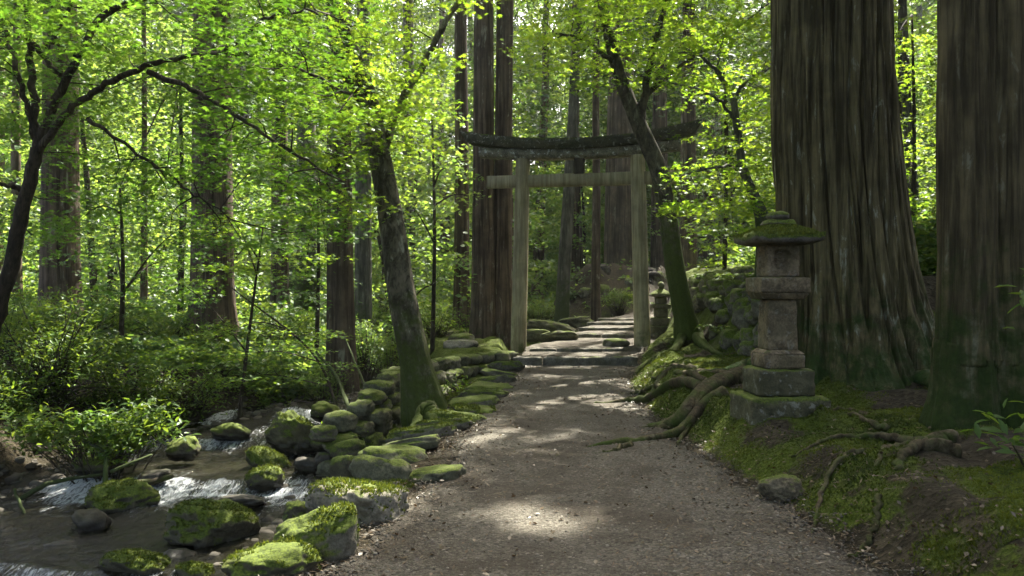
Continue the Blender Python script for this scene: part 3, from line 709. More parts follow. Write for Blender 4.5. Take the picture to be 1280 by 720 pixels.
def pagoda():
    d = 19.3; k = d / F0; x = X(826, d); z0 = Hs(x, d)
    t = thing('stone_pagoda', (x, d, z0), 'small dark tiered stone lantern standing behind the gate post beside the stairs', 'stone lantern')
    hs = [(.60, .22, 'plinth'), (.44, .2, 'plinth'), (.30, .22, 'shaft'), (.42, .1, 'platform'), (.26, .17, 'fire_box')]
    z = z0 - .05
    for i, (w, h, nm) in enumerate(hs): V, F = boxr(w, w, h, n=7, bev=.02, seed=40 + i, amp=.012); obj(nm, V + [x, d, z], [F], M['stone_green'], t); z += h - .001
    V, F = roofpiece(.52, .22, .05, 9); obj('roof', V + [x, d, z], [F], M['stone'], t); z += .21
    V, F = rock((x, d, z + .07), (.17, .17, .2), 41, 3, 5); obj('finial', V, [F], M['stone_green'], t)
pagoda()
print('stones', time.time() - T0)

# ------------------------------------------------------------------ trunks
def trunk_mesh(base, H_, r, m, parent, lean=(0, 0), seg=26, rings=40, flare=.35, flute=.03, ridge=0, path=None, rad=None, seed=0, name='trunk', lobes=6, hf=.5, bend=.04):
    r_ = np.random.default_rng(seed + 5)
    if path is None:
        t = np.linspace(0, 1, 9); top = np.array([lean[0] * H_, lean[1] * H_, H_])
        path = np.array(base) - [0, 0, .4] + t[:, None] * (top + [0, 0, .4]) + np.stack([r_.normal(0, bend, 9) * t, r_.normal(0, bend, 9) * t, 0 * t], 1)
    tt = np.linspace(0, 1, rings) ** 1.5
    sp = spline(path, 800); pts = np.stack([np.interp(tt * 799, np.arange(800), sp[:, q_]) for q_ in range(3)], 1); hgt = np.maximum(pts[:, 2] - base[2], 0)
    if rad is None: rr = r * (1 - .75 * hgt / H_) * (1 + flare * np.exp(-hgt / hf))
    else: rr = np.interp(hgt, rad[0], rad[1])
    ph = r_.uniform(0, 6.28, 6)
    def fr(a, t_, q):
        h = hgt[:, None]; e = np.exp(-h / (hf * 1.2))
        f = 1 + flute * (np.sin(lobes * a + ph[0] + .15 * h) + .6 * np.sin((lobes * 2 + 1) * a + ph[1] - .1 * h)) * (.4 + 1.8 * e) + .03 * np.sin(2 * a + ph[2] + .3 * h) + .02 * np.sin(3 * a + ph[3])
        R = q * f
        if ridge:
            A = np.broadcast_to(a, (len(h), seg)).ravel(); Z = np.broadcast_to(h, (len(h), seg)).ravel(); k = r / .085
            pq = np.stack([np.cos(A) * k + .5 * np.sin(Z * .9), np.sin(A) * k, Z * .45], 1)
            n1 = np.clip(1 - np.abs(fbm(pq * 1.0 + seed, 2)) / .2, 0, 1) ** .8; n2 = fbm(pq * [3, 3, 2] + 9, 3)
            R = R + ridge * (.35 - 1.1 * n1 + .35 * n2).reshape(len(h), seg)
        return R
    V, F = tube(pts, rr, seg, fr); return obj(name, V, F, m, parent)
def cedar_crown(base, H_, z0, R, n, parent, seed, lean=(0, 0), size=.30, cull=True):
    r_ = np.random.default_rng(seed + 900); nb = max(int(n / 46), 6)
    h = r_.uniform(0, 1, nb) ** .85; zc = z0 + (H_ - z0) * h; rad = R * (1 - h * .88) ** .8
    a = r_.uniform(0, 2 * PI, nb); q = rad * np.sqrt(r_.uniform(.05, 1, nb))
    c = np.stack([base[0] + lean[0] * zc + q * np.cos(a), base[1] + lean[1] * zc + q * np.sin(a), base[2] + zc - .25 * q], 1)
    lv = LV(); m = nb * 46; cc = np.repeat(c, 46, 0); p = cc + r_.normal(0, 1, (m, 3)) * [.62, .62, .28]
    lv.add(NEEDLE, p, size * r_.uniform(.7, 1.3, m), own=1.0, cull=cull, rnd=np.clip(np.repeat(r_.uniform(0, 1, nb), 46) * .6 + r_.uniform(0, .4, m), 0, 1), tilt=.7, r=r_)
    if lv.n: lv.obj('crown', M['cedar_leaf'], parent)
CN = {}
def cedar(px, d, wpx, label, lean=(0, 0), H_=None, z0=None, R=3.9, n=3200, m='cedar', seed=None, x=None, group='cedars of the grove', crown=True, name='cedar_tree', flare=.3, cull=True, **k):
    sd = seed if seed is not None else int(px * 3 + d * 17); r_ = np.random.default_rng(sd)
    x = X(px, d) if x is None else x; r = wpx / F0 * d / 2 if wpx else .3; z = Hs(x, d)
    H_ = H_ or r_.uniform(21, 27); z0 = z0 or max(r_.uniform(9.5, 12.5), 1.5 + d * .40 if d < 28 else 9)
    t = thing(name, (x, d, z), label, 'tree', group)
    trunk_mesh((x, d, z), H_, r, M[m], t, lean, seed=sd, flare=flare, **k)
    if crown: cedar_crown((x, d, z), H_, z0, R, int(n * (1.6 if group == 'cedars of the grove' else 1)), t, sd, lean, cull=cull)
    return t
cedar(75, 17, 46, 'broad dim cedar behind the branching maple at the photo edge', m='cedar', n=3000)
cedar(265, 16, 52, 'dark cedar with a wide base on the far stream bank', n=3600, flare=.45)
cedar(350, 20.5, 23, 'slim cedar between the wide based cedar and its paler neighbour', n=2400)
cedar(382, 24, 26, 'pale slim cedar just before the reddish one', m='grey', n=2400)
cedar(428, 14.6, 36, 'reddish brown cedar standing clear before the leaning maple', lean=(-.012, 0), n=3000)
cedar(454, 19.5, 22, 'short greyish trunk seen between the reddish cedar and the leaning maple', m='grey', n=2000)
cedar(577, 22.5, 21, 'straight slim cedar just before the twin cedars', n=2400)
cedar(510, 25, 17, 'grey trunk behind the top of the leaning maple', m='grey', n=2000)
cedar(745, 23.5, 12, 'thin bare trunk seen under the gate, straight and upright', n=1500, H_=18, lean=(0, 0))
cedar(776, 31.5, 46, 'massive cedar growing on the earth mound beyond the gate', n=3600, R=3.6, flare=.6)
cedar(860, 24.5, 22, 'cedar trunk behind the gate roof tip and the bent mossy tree', n=2600)
cedar(1146, 22, 14, 'thin leaning trunk in the bright gap behind the giant cedar', lean=(-.06, 0), m='grey', n=1500, H_=17)
cedar(20, 22, 13, 'thin trunk at the photo edge beyond the branching maple', n=1500, H_=19)
cedar(180, 21, 9, 'very thin dark stem between the two broad dim cedars', n=1000, H_=15)
cedar(700, 22.8, 18, 'greyish slanting trunk seen through the gate beside its near post', lean=(.055, 0), m='grey', n=1800, H_=18)
# twin stems
tw = thing('twin_cedar', (X(613, 19), 19, Hs(X(613, 19), 19)), 'twin stemmed tall cedar standing close behind the gate post', 'tree', 'cedars of the grove')
for q, w, sd, ln in ((604, 31, 61, (.002, 0)), (626.5, 26, 62, (.010, .004))):
    xx = X(q, 19); yy = 19 + (.12 if sd == 62 else 0); trunk_mesh((xx, yy, Hs(xx, yy)), 26, w / F0 * 19 / 2, M['cedar'], tw, ln, seed=sd, flare=.22, bend=.015)
cedar_crown((X(613, 19), 19, .3), 26, 12.5, 3.6, 4200, tw, 63)
# giant cedar
d = 9.35; gx0 = X(1048, d); gz0 = Hs(gx0, d)
gt = thing('giant_cedar', (gx0, d, gz0), 'giant furrowed cedar with a flared mossy foot behind the stone lantern', 'tree')
trunk_mesh((gx0 + .17, d, gz0), 30, .66, M['cedar_old'], gt, seed=3, seg=480, rings=190, flute=.02, ridge=.06, lobes=7, hf=.7,
           path=[(gx0 + .24, d, gz0 - .4), (gx0 + .17, d, gz0 + .4), (gx0 + .03, d, gz0 + 2), (gx0 - .08, d, gz0 + 4), (gx0 - .12, d, gz0 + 9), (gx0, d, gz0 + 30)],
           rad=([0, .15, .4, .8, 1.3, 2.2, 4, 12, 30], [1.14, 1.0, .90, .81, .74, .68, .635, .5, .1]))
cedar_crown((gx0, d, gz0), 30, 9, 4.6, 5200, gt, 3, size=.34)
# near cedar at the photo's edge: two fused stems
d = 6.1; nx = X(1229, d); nz = Hs(nx, d)
nt_ = thing('old_cedar', (nx, d, nz), 'dark mossy twin cedar nearest the camera, on the mossy mound', 'tree')
for o, rr, sd in ((-.135, .225, 21), (.16, .205, 22)):
    trunk_mesh((nx + o, d + (.03 if o > 0 else 0), nz), 24, rr, M['cedar_moss'], nt_, seed=sd, seg=150, rings=150, flute=.02, ridge=.016, hf=.3, flare=.28,
               path=[(nx + o * 1.35, d, nz - .4), (nx + o, d, nz + .5), (nx + o * .95, d, nz + 3), (nx + o, d + .1, nz + 24)])
cedar_crown((nx, d, nz), 24, 9, 3.6, 3000, nt_, 21)

# ------------------------------------------------------------------ roots
def groundline(pts, lift):
    p = spline(np.array([[a, b, 0] for a, b in pts]), 26); p[:, 2] = H(p[:, 0], p[:, 1]) + mossmask(p[:, 0], p[:, 1]) * .02
    k = np.ones(5) / 5; zz = np.convolve(np.pad(p[:, 2], 2, 'edge'), k, 'valid'); p[:, 2] = zz + np.interp(np.linspace(0, 1, 26), np.linspace(0, 1, len(lift)), lift)
    p += rng.normal(0, .008, p.shape); return p
def root(parent, pix, rad, lift, m='root', z=.2, seg=14):
    pts = []
    for (px, py, zz) in pix: d = (EYE - zz) * F0 / (py - 360); pts.append((X(px, d), d))
    p = groundline(pts, lift); r = .84 * np.interp(np.linspace(0, 1, 26), np.linspace(0, 1, len(rad)), rad)
    ph = rng.uniform(0, 6)
    V, F = tube(p, r, seg, lambda a, t, q: q * (1 + .1 * np.sin(2 * a + ph) + .07 * np.sin(3 * a + 9 * t) + .1 * np.sin(14 * t + ph + a) * .6)); V = V + .26 * max(rad) * fbm(V * 9, 4)[:, None] * np.array([1, 1, .7])
    return obj('root', V, F, M[m], parent)
root(gt, [(1010, 470, .5), (950, 468, .45), (900, 488, .32), (850, 512, .2), (806, 528, .05)], [.2, .15, .12, .085, .03], [.12, .07, .06, .045, .0])
root(gt, [(880, 494, .3), (838, 492, .18), (790, 497, .08), (732, 506, .0)], [.08, .08, .06, .02], [.05, .05, .03, .0])
root(gt, [(905, 505, .25), (860, 528, .12), (815, 548, .03), (760, 558, .0), (712, 566, .0)], [.09, .07, .055, .04, .012], [.03, .03, .03, .015, .0])
root(gt, [(990, 462, .6), (940, 455, .5), (905, 468, .4), (872, 478, .3)], [.16, .1, .08, .04], [.1, .08, .05, .02], 'cedar_old')
root(gt, [(870, 470, .3), (835, 478, .2), (812, 490, .12)], [.07, .06, .03], [.05, .04, 0])
root(gt, [(1000, 520, .3), (1060, 527, .3), (1120, 540, .3)], [.03, .028, .015], [.03, .02, 0])
root(gt, [(1130, 470, .5), (1165, 490, .45), (1185, 500, .4)], [.13, .08, .04], [.1, .04, 0], 'cedar_old')
root(nt_, [(1190, 556, .38), (1150, 566, .33), (1112, 580, .25), (1090, 612, .18)], [.075, .055, .04, .015], [.015, .03, .02, 0])
root(nt_, [(1200, 570, .38), (1150, 578, .33), (1128, 595, .25), (1118, 616, .2)], [.075, .055, .045, .015], [.015, .03, .02, 0])
root(nt_, [(1150, 568, .3), (1090, 570, .22), (1040, 580, .15), (990, 592, .1)], [.05, .035, .025, .01], [.03, .025, .01, 0])
root(nt_, [(1110, 560, .25), (1060, 548, .2), (1000, 545, .18)], [.03, .025, .012], [.02, .015, 0])
root(nt_, [(1100, 640, .15), (1085, 672, .08), (1045, 694, .03)], [.022, .018, .008], [.02, .018, 0.0])
root(nt_, [(1078, 600, .15), (1030, 625, .08), (1012, 672, .03)], [.02, .02, .008], [.02, .015, 0.0])

for pix, rad in [([(900, 488, .32), (868, 486, .26), (840, 480, .2), (815, 476, .15)], [.06, .05, .02]), ([(852, 512, .2), (838, 522, .12), (812, 531, .05), (785, 536, .0)], [.06, .04, .012]), ([(838, 492, .18), (812, 484, .14), (780, 487, .06)], [.05, .04, .012]),
                 ([(790, 557, .02), (765, 567, .0), (738, 571, 0)], [.035, .02, .008]), ([(880, 500, .28), (868, 515, .2), (850, 540, .1), (846, 552, .05)], [.045, .035, .012]), ([(930, 478, .4), (890, 474, .34), (850, 468, .25), (822, 466, .2)], [.07, .055, .02])]:
    root(gt, pix, rad, [.03, .03, .02, 0])
# ------------------------------------------------------------------ maples with limbs
def limbs(parent, m, specs, name='limb', seg=10):
    """specs: list of (pixel points with depth, r0, r1): each limb a part of its own. Returns points along them."""
    A = []
    for pts, r0, r1 in specs:
        q = np.array([P(*p) for p in pts]); n = max(8, len(pts) * 6); c = spline(q, n); c[1:-1] += rng.normal(0, .012, (n - 2, 3))
        V, F = tube(c, np.linspace(r0, r1, n), seg); V = V + .004 * fbm(V * 20, 2)[:, None]
        obj(name, V, F, m, parent); A.append(c)
    return np.concatenate(A)
def region(boxes):
    """Random points: boxes of (px0, px1, py0, py1, d0, d1, n)."""
    o = []
    for (a, b, c, e, f, g_, n) in boxes:
        px = rng.uniform(a, b, n); py = rng.uniform(c, e, n); dd = rng.uniform(f, g_, n)
        o.append(np.stack([(px - 640) / F0 * dd, dd, EYE + (360 - py) / F0 * dd], 1))
    return np.concatenate(o)
# 1: branching maple at the photo's edge
bz = Hs(-5.95, 8.6)
t1 = thing('branching_maple', (-5.95, 8.6, bz), 'thin dark maple forking into long arching branches at the photo edge', 'tree')
A1 = limbs(t1, M['dark'], [([(-58, 585, 8.6), (-32, 470, 8.6), (-2, 385, 8.5), (25, 280, 8.4), (46, 185, 8.3)], .105, .062)], 'trunk', 14)
A1 = np.vstack([A1[18:], limbs(t1, M['dark'], [
    ([(46, 188, 8.3), (68, 130, 8.2), (98, 68, 8.0), (135, 16, 7.8), (200, -8, 7.5), (300, -40, 7.2)], .05, .022),
    ([(48, 190, 8.3), (85, 140, 8.1), (130, 108, 7.9), (200, 78, 7.5), (280, 68, 7.2), (350, 78, 7.0), (440, 118, 6.8)], .04, .011),
    ([(185, 90, 7.6), (235, 108, 7.4), (290, 140, 7.2), (350, 182, 7.0), (430, 228, 6.9)], .03, .008),
    ([(46, 190, 8.3), (40, 110, 8.2), (34, 20, 8.0), (40, -60, 7.9)], .045, .025),
    ([(44, 175, 8.3), (22, 90, 8.1), (2, 30, 8.0), (-30, 0, 7.8)], .032, .014),
    ([(76, 96, 8.15), (45, 60, 8), (20, 32, 7.8), (-20, 20, 7.5)], .035, .012),
    ([(32, 240, 8.4), (5, 231, 8.2), (-40, 225, 8.0)], .03, .014),
    ([(110, 148, 8.0), (170, 190, 7.8), (230, 235, 7.6), (290, 275, 7.5)], .02, .006),
    ([(280, 66, 7.2), (330, 25, 7.0), (372, 14, 6.9), (430, 24, 6.8)], .02, .006),
    ([(60, 60, 8.1), (80, 20, 8), (100, -20, 7.9)], .03, .012)])])
c1 = np.vstack([region([(-80, 430, -60, 90, 7.6, 11, 130), (60, 430, 60, 240, 7.6, 11, 100), (-60, 120, 60, 300, 8.8, 11.5, 60), (130, 420, 200, 310, 7.6, 11, 44), (-60, 420, -60, 60, 5.5, 7.2, 34), (240, 430, 60, 240, 6.2, 7.4, 22), (-100, 520, -160, -50, 4.5, 9, 40)])])
mb = MB(); join_twigs(mb, c1, A1, .010); mb.obj('twigs', M['dark'], t1)
lv = LV(); sprays(lv, c1, 66, .44, .054, STAR7, .035, .34); lv.obj('crown', M['maple_leaf'], t1)
# 2: mossy leaning maple by the wall
def lean_maple(name, label, path, rad, m, spec, boxes, nleaf, rs, size, lm, tmpl=STAR7, seg=64, ridge=.008, tw=.012, extra=None):
    q = np.array([P(*p) for p in path]); q[0, 2] -= .15; base = q[0] + [0, 0, .15]; base[2] = Hs(base[0], base[1])
    t = thing(name, base, label, 'tree')
    hh = q[:, 2] - base[2]
    trunk_mesh(base, hh[-1], rad[0], M[m], t, path=q, rad=(hh, rad), seg=seg, rings=110, seed=int(path[0][0]), flute=.025, ridge=ridge, lobes=5, hf=.3)
    A = limbs(t, M[m], spec) if spec else spline(q, 30)
    c = region(boxes)
    mb = MB(); join_twigs(mb, c, np.vstack([A, spline(q, 40)[20:]]), tw); mb.obj('twigs', M['dark'], t)
    lv = LV(); sprays(lv, c, nleaf, rs, size, tmpl, .045, .38); lv.obj('crown', M[lm], t); return t
lm = lean_maple('leaning_maple', 'mossy maple leaning from the stone wall towards the stream', 
    [(536, 518, 10), (520, 455, 10.05), (503, 370, 10.1), (490, 280, 10.2), (476, 200, 10.3), (462, 130, 10.3), (440, 60, 10.2), (400, -40, 10)],
    [.32, .19, .17, .155, .14, .12, .09, .06], 'maple',
    [([(476, 195, 10.3), (500, 130, 10.2), (530, 80, 10), (560, 20, 9.8), (600, -40, 9.6)], .06, .025),
     ([(464, 140, 10.3), (420, 90, 9.9), (370, 70, 9.5), (320, 60, 9.2)], .07, .015),
     ([(470, 170, 10.3), (440, 190, 10), (400, 230, 9.8), (370, 250, 9.7)], .035, .008)],
    [(330, 530, 20, 190, 9.6, 12.2, 66), (450, 540, 90, 215, 10.4, 12, 24), (340, 590, -120, 30, 8, 11.5, 64), (360, 480, 190, 290, 9.3, 10.6, 24), (420, 540, 60, 170, 8.2, 9.4, 18)], 48, .46, .064, 'bright_leaf')
for q in [((548, 520, .05), (575, 527, .0)), ((525, 523, -.05), (512, 545, -.1)), ((540, 525, 0), (545, 540, 0))]:
    (a, b, c), (e, f, g_) = q
    root(lm, [(a - (e - a) * .5, b - 6, c + .03), (a, b, c), (e, f, g_)], [.12, .09, .03], [.12, .06, -.02], 'maple')
# 3: bent mossy tree before the gate
bt = lean_maple('bent_maple', 'slender mossy tree bending across the front of the gate', 
    [(868, 440, 15.7), (856, 395, 15.7), (845, 340, 15.7), (836, 280, 15.7), (824, 215, 15.7), (803, 165, 15.6), (780, 110, 15.5), (765, 60, 15.4), (748, -20, 15.2), (735, -90, 15)],
    [.38, .21, .19, .18, .175, .16, .13, .11, .08, .05], 'maple_moss',
    [([(800, 160, 15.6), (808, 100, 15.3), (828, 20, 15), (850, -40, 14.8)], .09, .03),
     ([(796, 135, 15.5), (840, 90, 15.2), (900, 50, 14.8), (960, 5, 14.5)], .045, .015),
     ([(770, 80, 15.4), (730, 50, 15.2), (690, 40, 15)], .05, .015),
     ([(806, 120, 15.4), (850, 60, 15), (870, 30, 14.8)], .03, .01)],
    [(660, 860, -30, 60, 13.5, 16.5, 70), (700, 830, 55, 110, 14.5, 17, 20), (800, 970, -40, 60, 13, 16, 60), (640, 740, 50, 100, 15, 17, 10), (640, 980, -150, -30, 12, 17, 60)], 52, .5, .085, 'bright_leaf', STAR5, tw=.014)
root(bt, [(858, 432, .3), (840, 446, .28), (815, 455, .24)], [.14, .08, .03], [.1, .04, 0], 'maple'); root(bt, [(870, 436, .3), (884, 446, .3), (905, 452, .3)], [.14, .08, .03], [.1, .04, 0], 'maple')
# 4: bright young maple between the gate and the giant cedar
ym = lean_maple('young_maple', 'bright green young maple forking between the gate and the giant cedar',
    [(958, 340, 13.5), (956, 290, 13.5), (945, 250, 13.4), (930, 215, 13.3), (922, 165, 13.2), (917, 125, 13.2)], [.2, .15, .085, .07, .06, .05], 'grey',
    [([(918, 128, 13.2), (900, 95, 13), (875, 70, 12.8), (840, 65, 12.6)], .045, .012), ([(918, 126, 13.2), (935, 100, 13.1), (975, 80, 13)], .035, .012),
     ([(920, 150, 13.2), (890, 120, 13), (850, 105, 12.8), (800, 95, 12.6)], .03, .01), ([(900, 95, 13), (898, 70, 12.9), (905, 45, 12.8)], .02, .008),
     ([(930, 205, 13.3), (890, 210, 13), (850, 220, 12.9), (820, 240, 12.8)], .025, .008)],
    [(820, 975, 30, 110, 12, 15, 56), (885, 975, 110, 180, 12.5, 15, 24), (845, 960, 195, 265, 12.5, 15, 36), (850, 970, -40, 40, 12, 15, 30), (860, 950, 250, 310, 13, 15, 10)], 52, .46, .082, 'bright_leaf', STAR5, tw=.010)
print('maples', time.time() - T0)

# ------------------------------------------------------------------ understorey trees and saplings
def understory(px, d, topz, label, boxes, lm='maple_leaf', size=.08, n=44, rs=.45, tmpl=STAR5, w=.07, m='dark', lean=(0, 0), flat=.06, group='understorey trees', trunk=True, name='understorey_tree', tilt=.45, nb=4):
    x = X(px, d); z = Hs(x, d); t = thing(name, (x, d, z), label, 'tree', group); c = region(boxes)
    top = np.array([x + lean[0], d + lean[1], topz]); q = spline([(x, d, z - .2), (x + lean[0] * .3 + .05, d, z + (topz - z) * .5), top], 14)
    V, F = tube(q, np.linspace(w, w * .35, 14), 9); obj('trunk', V, F, M[m], t)
    mb = MB(); A = q[4:]
    j = c[rng.choice(len(c), min(nb, len(c)), replace=False)]
    L = []
    for e in j:
        a = A[rng.integers(0, len(A))]; cc = spline([a, (a + e) / 2 + [0, 0, .12], e], 8); mb.add(*tube(cc, np.linspace(w * .4, w * .12, 8), 6)); L.append(cc)
    A = np.vstack([A] + L); join_twigs(mb, c, A, .008); mb.obj('branches', M[m], t)
    lv = LV(); sprays(lv, c, n, rs, size, tmpl, flat, tilt); lv.obj('crown', M[lm], t); return t
understory(296, 12.4, 2.4, 'layered young maple over the stream with sunlit upper tiers', [(225, 400, 262, 300, 11.5, 13, 16), (300, 420, 318, 350, 11.5, 13, 10), (190, 300, 330, 360, 12, 13, 7)], 'bright_leaf', .062, 60, .42, w=.035, lean=(.5, -.3), tilt=.25, flat=.025)
understory(430, 12.6, 1.5, 'slender sapling arching over the stream with flat pale tiers', [(180, 400, 422, 446, 11, 12.4, 17), (260, 420, 405, 425, 11.4, 12.6, 10), (300, 430, 450, 480, 11.6, 12.6, 8), (200, 300, 450, 480, 11, 12.5, 8)], 'bright_leaf', .055, 60, .4, w=.028, lean=(-1.7, -.2), tilt=.22, flat=.022)
understory(150, 13.5, 3.2, 'dim layered tree behind the bank bushes', [(60, 260, 250, 330, 12, 15, 26), (80, 250, 330, 400, 12.5, 15, 20)], 'maple_leaf', .075, 44, .5, w=.05)
understory(395, 15.6, 4.2, 'leafy tree before the slim cedars with bright tips', [(320, 460, 240, 300, 14, 16.5, 22), (330, 420, 300, 390, 14.5, 16.5, 18)], 'maple_leaf', .085, 40, .5, w=.05)
understory(225, 18.5, 6.5, 'leafy tree beside the wide based cedar', [(100, 340, 120, 260, 16.5, 20, 48), (120, 330, 260, 360, 17, 20, 26)], 'maple_leaf', .10, 40, .6, w=.08)
understory(540, 16, 5, 'feathery tree between the leaning maple and the twin cedars', [(500, 590, 190, 300, 14.5, 18, 16), (500, 570, 320, 400, 15, 18, 10)], 'far_leaf', .09, 36, .5, w=.05)
understory(1140, 17.5, 7.5, 'sunlit green tree filling the gap behind the giant cedar', [(1090, 1200, -30, 120, 15, 20, 36), (1090, 1200, 120, 340, 15.5, 20, 44)], 'bright_leaf', .095, 44, .5, w=.06)
understory(905, 18.5, 6.5, 'bright leafy tree beyond the bent mossy tree', [(840, 980, 130, 260, 16.5, 20, 36), (850, 970, 260, 330, 17, 20, 16)], 'bright_leaf', .10, 42, .55, w=.06)
understory(1262, 11, 4.5, 'leafy tree glimpsed beside the nearest cedar at the photo edge', [(1255, 1330, 40, 340, 9.5, 12, 22)], 'bright_leaf', .08, 44, .45, w=.05)

# ------------------------------------------------------------------ bushes
def bush(px, py, d, w, h, label, n=60, leaf=.085, lm='bush_leaf', group='bushes on the stream bank', name='bush', dz=None, nl=20, cat='bush', m='dark'):
    """Shoots with whorls of lance leaves rising from one foot; (px, py) is the crown's centre, w x h its size in metres."""
    c = P(px, py, d); zg = Hs(c[0], c[1]); zg = min(zg, c[2] - .05); t = thing(name, (c[0], c[1], zg), label, cat, group)
    a = rng.uniform(0, 2 * PI, n); ph_ = rng.uniform(0, 9); q = np.sqrt(rng.uniform(0, 1, n)) * (.72 + .28 * np.sin(3 * a + ph_) * np.cos(2 * a - ph_) + rng.uniform(0, .3, n)); dep = w * .7
    tip = c + np.stack([q * np.cos(a) * w / 2, q * np.sin(a) * dep / 2, rng.uniform(-.5, .5, n) * h * np.sqrt(np.clip(1 - .7 * q * q, .15, 1)) + .05 + .22 * h * np.sin(5 * q + 2 * a + ph_)], 1)
    mb = MB(); foot = np.array([c[0], c[1], zg - .05])
    for p in tip[::2]:
        f = foot + rng.normal(0, .06 * w, 3) * [1, 1, 0]; mb.add(*tube(spline([f, (f + p) / 2 + [0, 0, .1 * h], p], 5), np.linspace(.012, .004, 5), 5))
    mb.obj('stems', M[m], t)
    lv = LV(); m_ = n * nl; cc = np.repeat(tip, nl, 0); an = rng.uniform(0, 2 * PI, m_); up = rng.normal(.25, .35, m_)
    out = np.stack([np.cos(an), np.sin(an), up], 1); out /= np.linalg.norm(out, axis=1, keepdims=True)
    p = cc + rng.normal(0, .07, (m_, 3)) + out * .015
    nrm = np.stack([-np.cos(an) * up, -np.sin(an) * up, np.ones(m_)], 1) + rng.normal(0, .3, (m_, 3))
    lv.add(LANCE, p, leaf * rng.uniform(.65, 1.2, m_), own=.6, yaw=out, nrm=nrm, rnd=np.clip(np.repeat(rng.uniform(0, .6, n), nl) + rng.uniform(0, .4, m_), 0, 1))
    lv.obj('foliage', M[lm], t); return t
bush(60, 455, 11, 2.4, 1.25, 'large glossy bush on the far bank beside the branching maple', 300)
bush(-20, 510, 10.2, 1.3, .9, 'dark glossy bush cut by the photo edge', 140)
bush(150, 490, 11.5, 1.5, .8, 'dark leafy bush just behind the overhanging one', 120)
bush(30, 410, 13, 2.2, .9, 'shaded bush rising behind the large glossy one', 130, .10)
bush(230, 500, 12.2, 1.6, .8, 'dim bush at the waterline before the white riffle', 130)
bush(318, 490, 13.2, 1.5, .7, 'dim bush above the pointed boulder', 110)
bush(90, 400, 14, 2.4, .8, 'deep green bush in shade before the broad dim cedar', 150, .10)
bush(210, 425, 15, 2.6, .7, 'shaded bush at the foot of the wide based cedar', 140, .10)
bush(360, 425, 16.5, 2.4, .7, 'shaded bush between the far cedars above the stream', 120, .10)
bush(458, 432, 15.6, 1.0, .75, 'pale sunlit bush between the reddish cedar and the leaning maple', 90, .075, 'far_leaf')
bush(488, 445, 14.2, .7, .5, 'little bush just behind the leaning maple above the wall', 50, .07)
bush(545, 405, 19, 1.8, .7, 'dark low bush before the twin cedars', 90, .09)
bush(500, 400, 20.5, 2.2, .8, 'dark bush behind the leaning maple trunk', 100, .10)
bush(405, 490, 13.6, .9, .6, 'dark bush hanging over the stream head', 60, .07)
bush(672, 392, 24, 1.2, .5, 'dark bush against the earth mound, by the near gate post', 80, .1)
bush(775, 375, 25.5, 1.3, .45, 'leafy green clump under the massive cedar on the mound', 60, .10, 'bush_leaf')
for px_b, py_b, d_b, w_b, lab_b in [(690, 392, 26.5, 1.0, 'dark leafy clump low on the earth mound, nearest the near gate post'), (715, 372, 27, 1.0, 'dark leafy clump midway up the earth mound'), (735, 352, 27.5, 1.2, 'dark leafy clump high on the earth mound beside the slim trunk'), (825, 352, 27, 1.0, 'dark leafy clump on the mound behind the far gate post')]:
    bush(px_b, py_b, d_b, w_b, .25, lab_b, 36, .10, 'cedar_leaf', 'low plants on the earth mound')
bush(1150, 375, 13, 1.3, .55, 'low leafy bush in the gap behind the giant cedar', 80, .09, 'bush_leaf')
bush(1285, 545, 4.9, .3, .2, 'leafy plant poking in at the photo edge before the nearest cedar', 3, .12, 'bush_leaf')
bush(1292, 360, 5.0, .3, .3, 'leafy stem at the photo edge across the nearest cedar', 2, .12, 'bush_leaf')
bush(575, 487, 11.8, .35, .2, 'small bright plant sprouting between wall and edging slabs', 16, .07, 'bright_leaf', nl=8)
bush(425, 545, 10.4, .35, .2, 'small bright plant on the smooth boulder by the wall end', 12, .07, 'bright_leaf', nl=8)
bush(442, 563, 9.7, .3, .18, 'tiny bright plant above the squarish edging block', 9, .06, 'bright_leaf', nl=8)
# overhanging bush with its pale stem in the stream
ob = bush(125, 542, 9.4, 2.0, .36, 'pale stemmed bush overhanging the stream with sunlit leaves', 190, .11, 'bush_leaf', None, 'overhanging_bush')
for pts, r0, r1 in [([(132, 612, 8.6), (132, 590, 8.7), (134, 560, 9)], .035, .018), ([(138, 590, 8.7), (165, 578, 8.8), (190, 568, 9)], .02, .01), ([(134, 565, 8.9), (90, 545, 9.1), (60, 540, 9.3)], .02, .008)]:
    V, F = tube(spline([P(*p) for p in pts], 10), np.linspace(r0, r1, 10), 9); obj('stem', V + .004 * fbm(V * 25, 2)[:, None], F, M['grey'], ob)
# ferns
def fern(px, py, d, size, label, nf=9, group='ferns and low plants on the bank'):
    c = P(px, py, d); z = Hs(c[0], c[1]); b = np.array([c[0], c[1], z]); lv = LV(); mb = MB()
    t = thing('fern', b, label, 'fern', group)
    for k in range(nf):
        a = rng.uniform(0, 2 * PI); L = size * rng.uniform(.7, 1.1); dr = np.array([math.cos(a), math.sin(a), 0])
        s = np.linspace(0, 1, 14); p = b + dr * (L * s)[:, None] + np.array([0, 0, 1]) * (L * (.95 * s - .85 * s * s))[:, None]
        mb.add(*tube(p, np.linspace(.006, .002, 14), 4)); side = np.cross(dr, [0, 0, 1])
        for sg in (-1, 1):
            q = p[2:]; ln = L * .26 * np.sin(np.linspace(.5, 3.0, len(q)))
            lv.add(LANCE, q, np.maximum(ln, .02), cull=False, yaw=np.repeat((side * sg + dr * .4)[None], len(q), 0), nrm=np.repeat([[0, 0, 1.]], len(q), 0) + rng.normal(0, .2, (len(q), 3)))
    mb.obj('stalks', M['dark'], t); lv.obj('fronds', M['fern'], t)
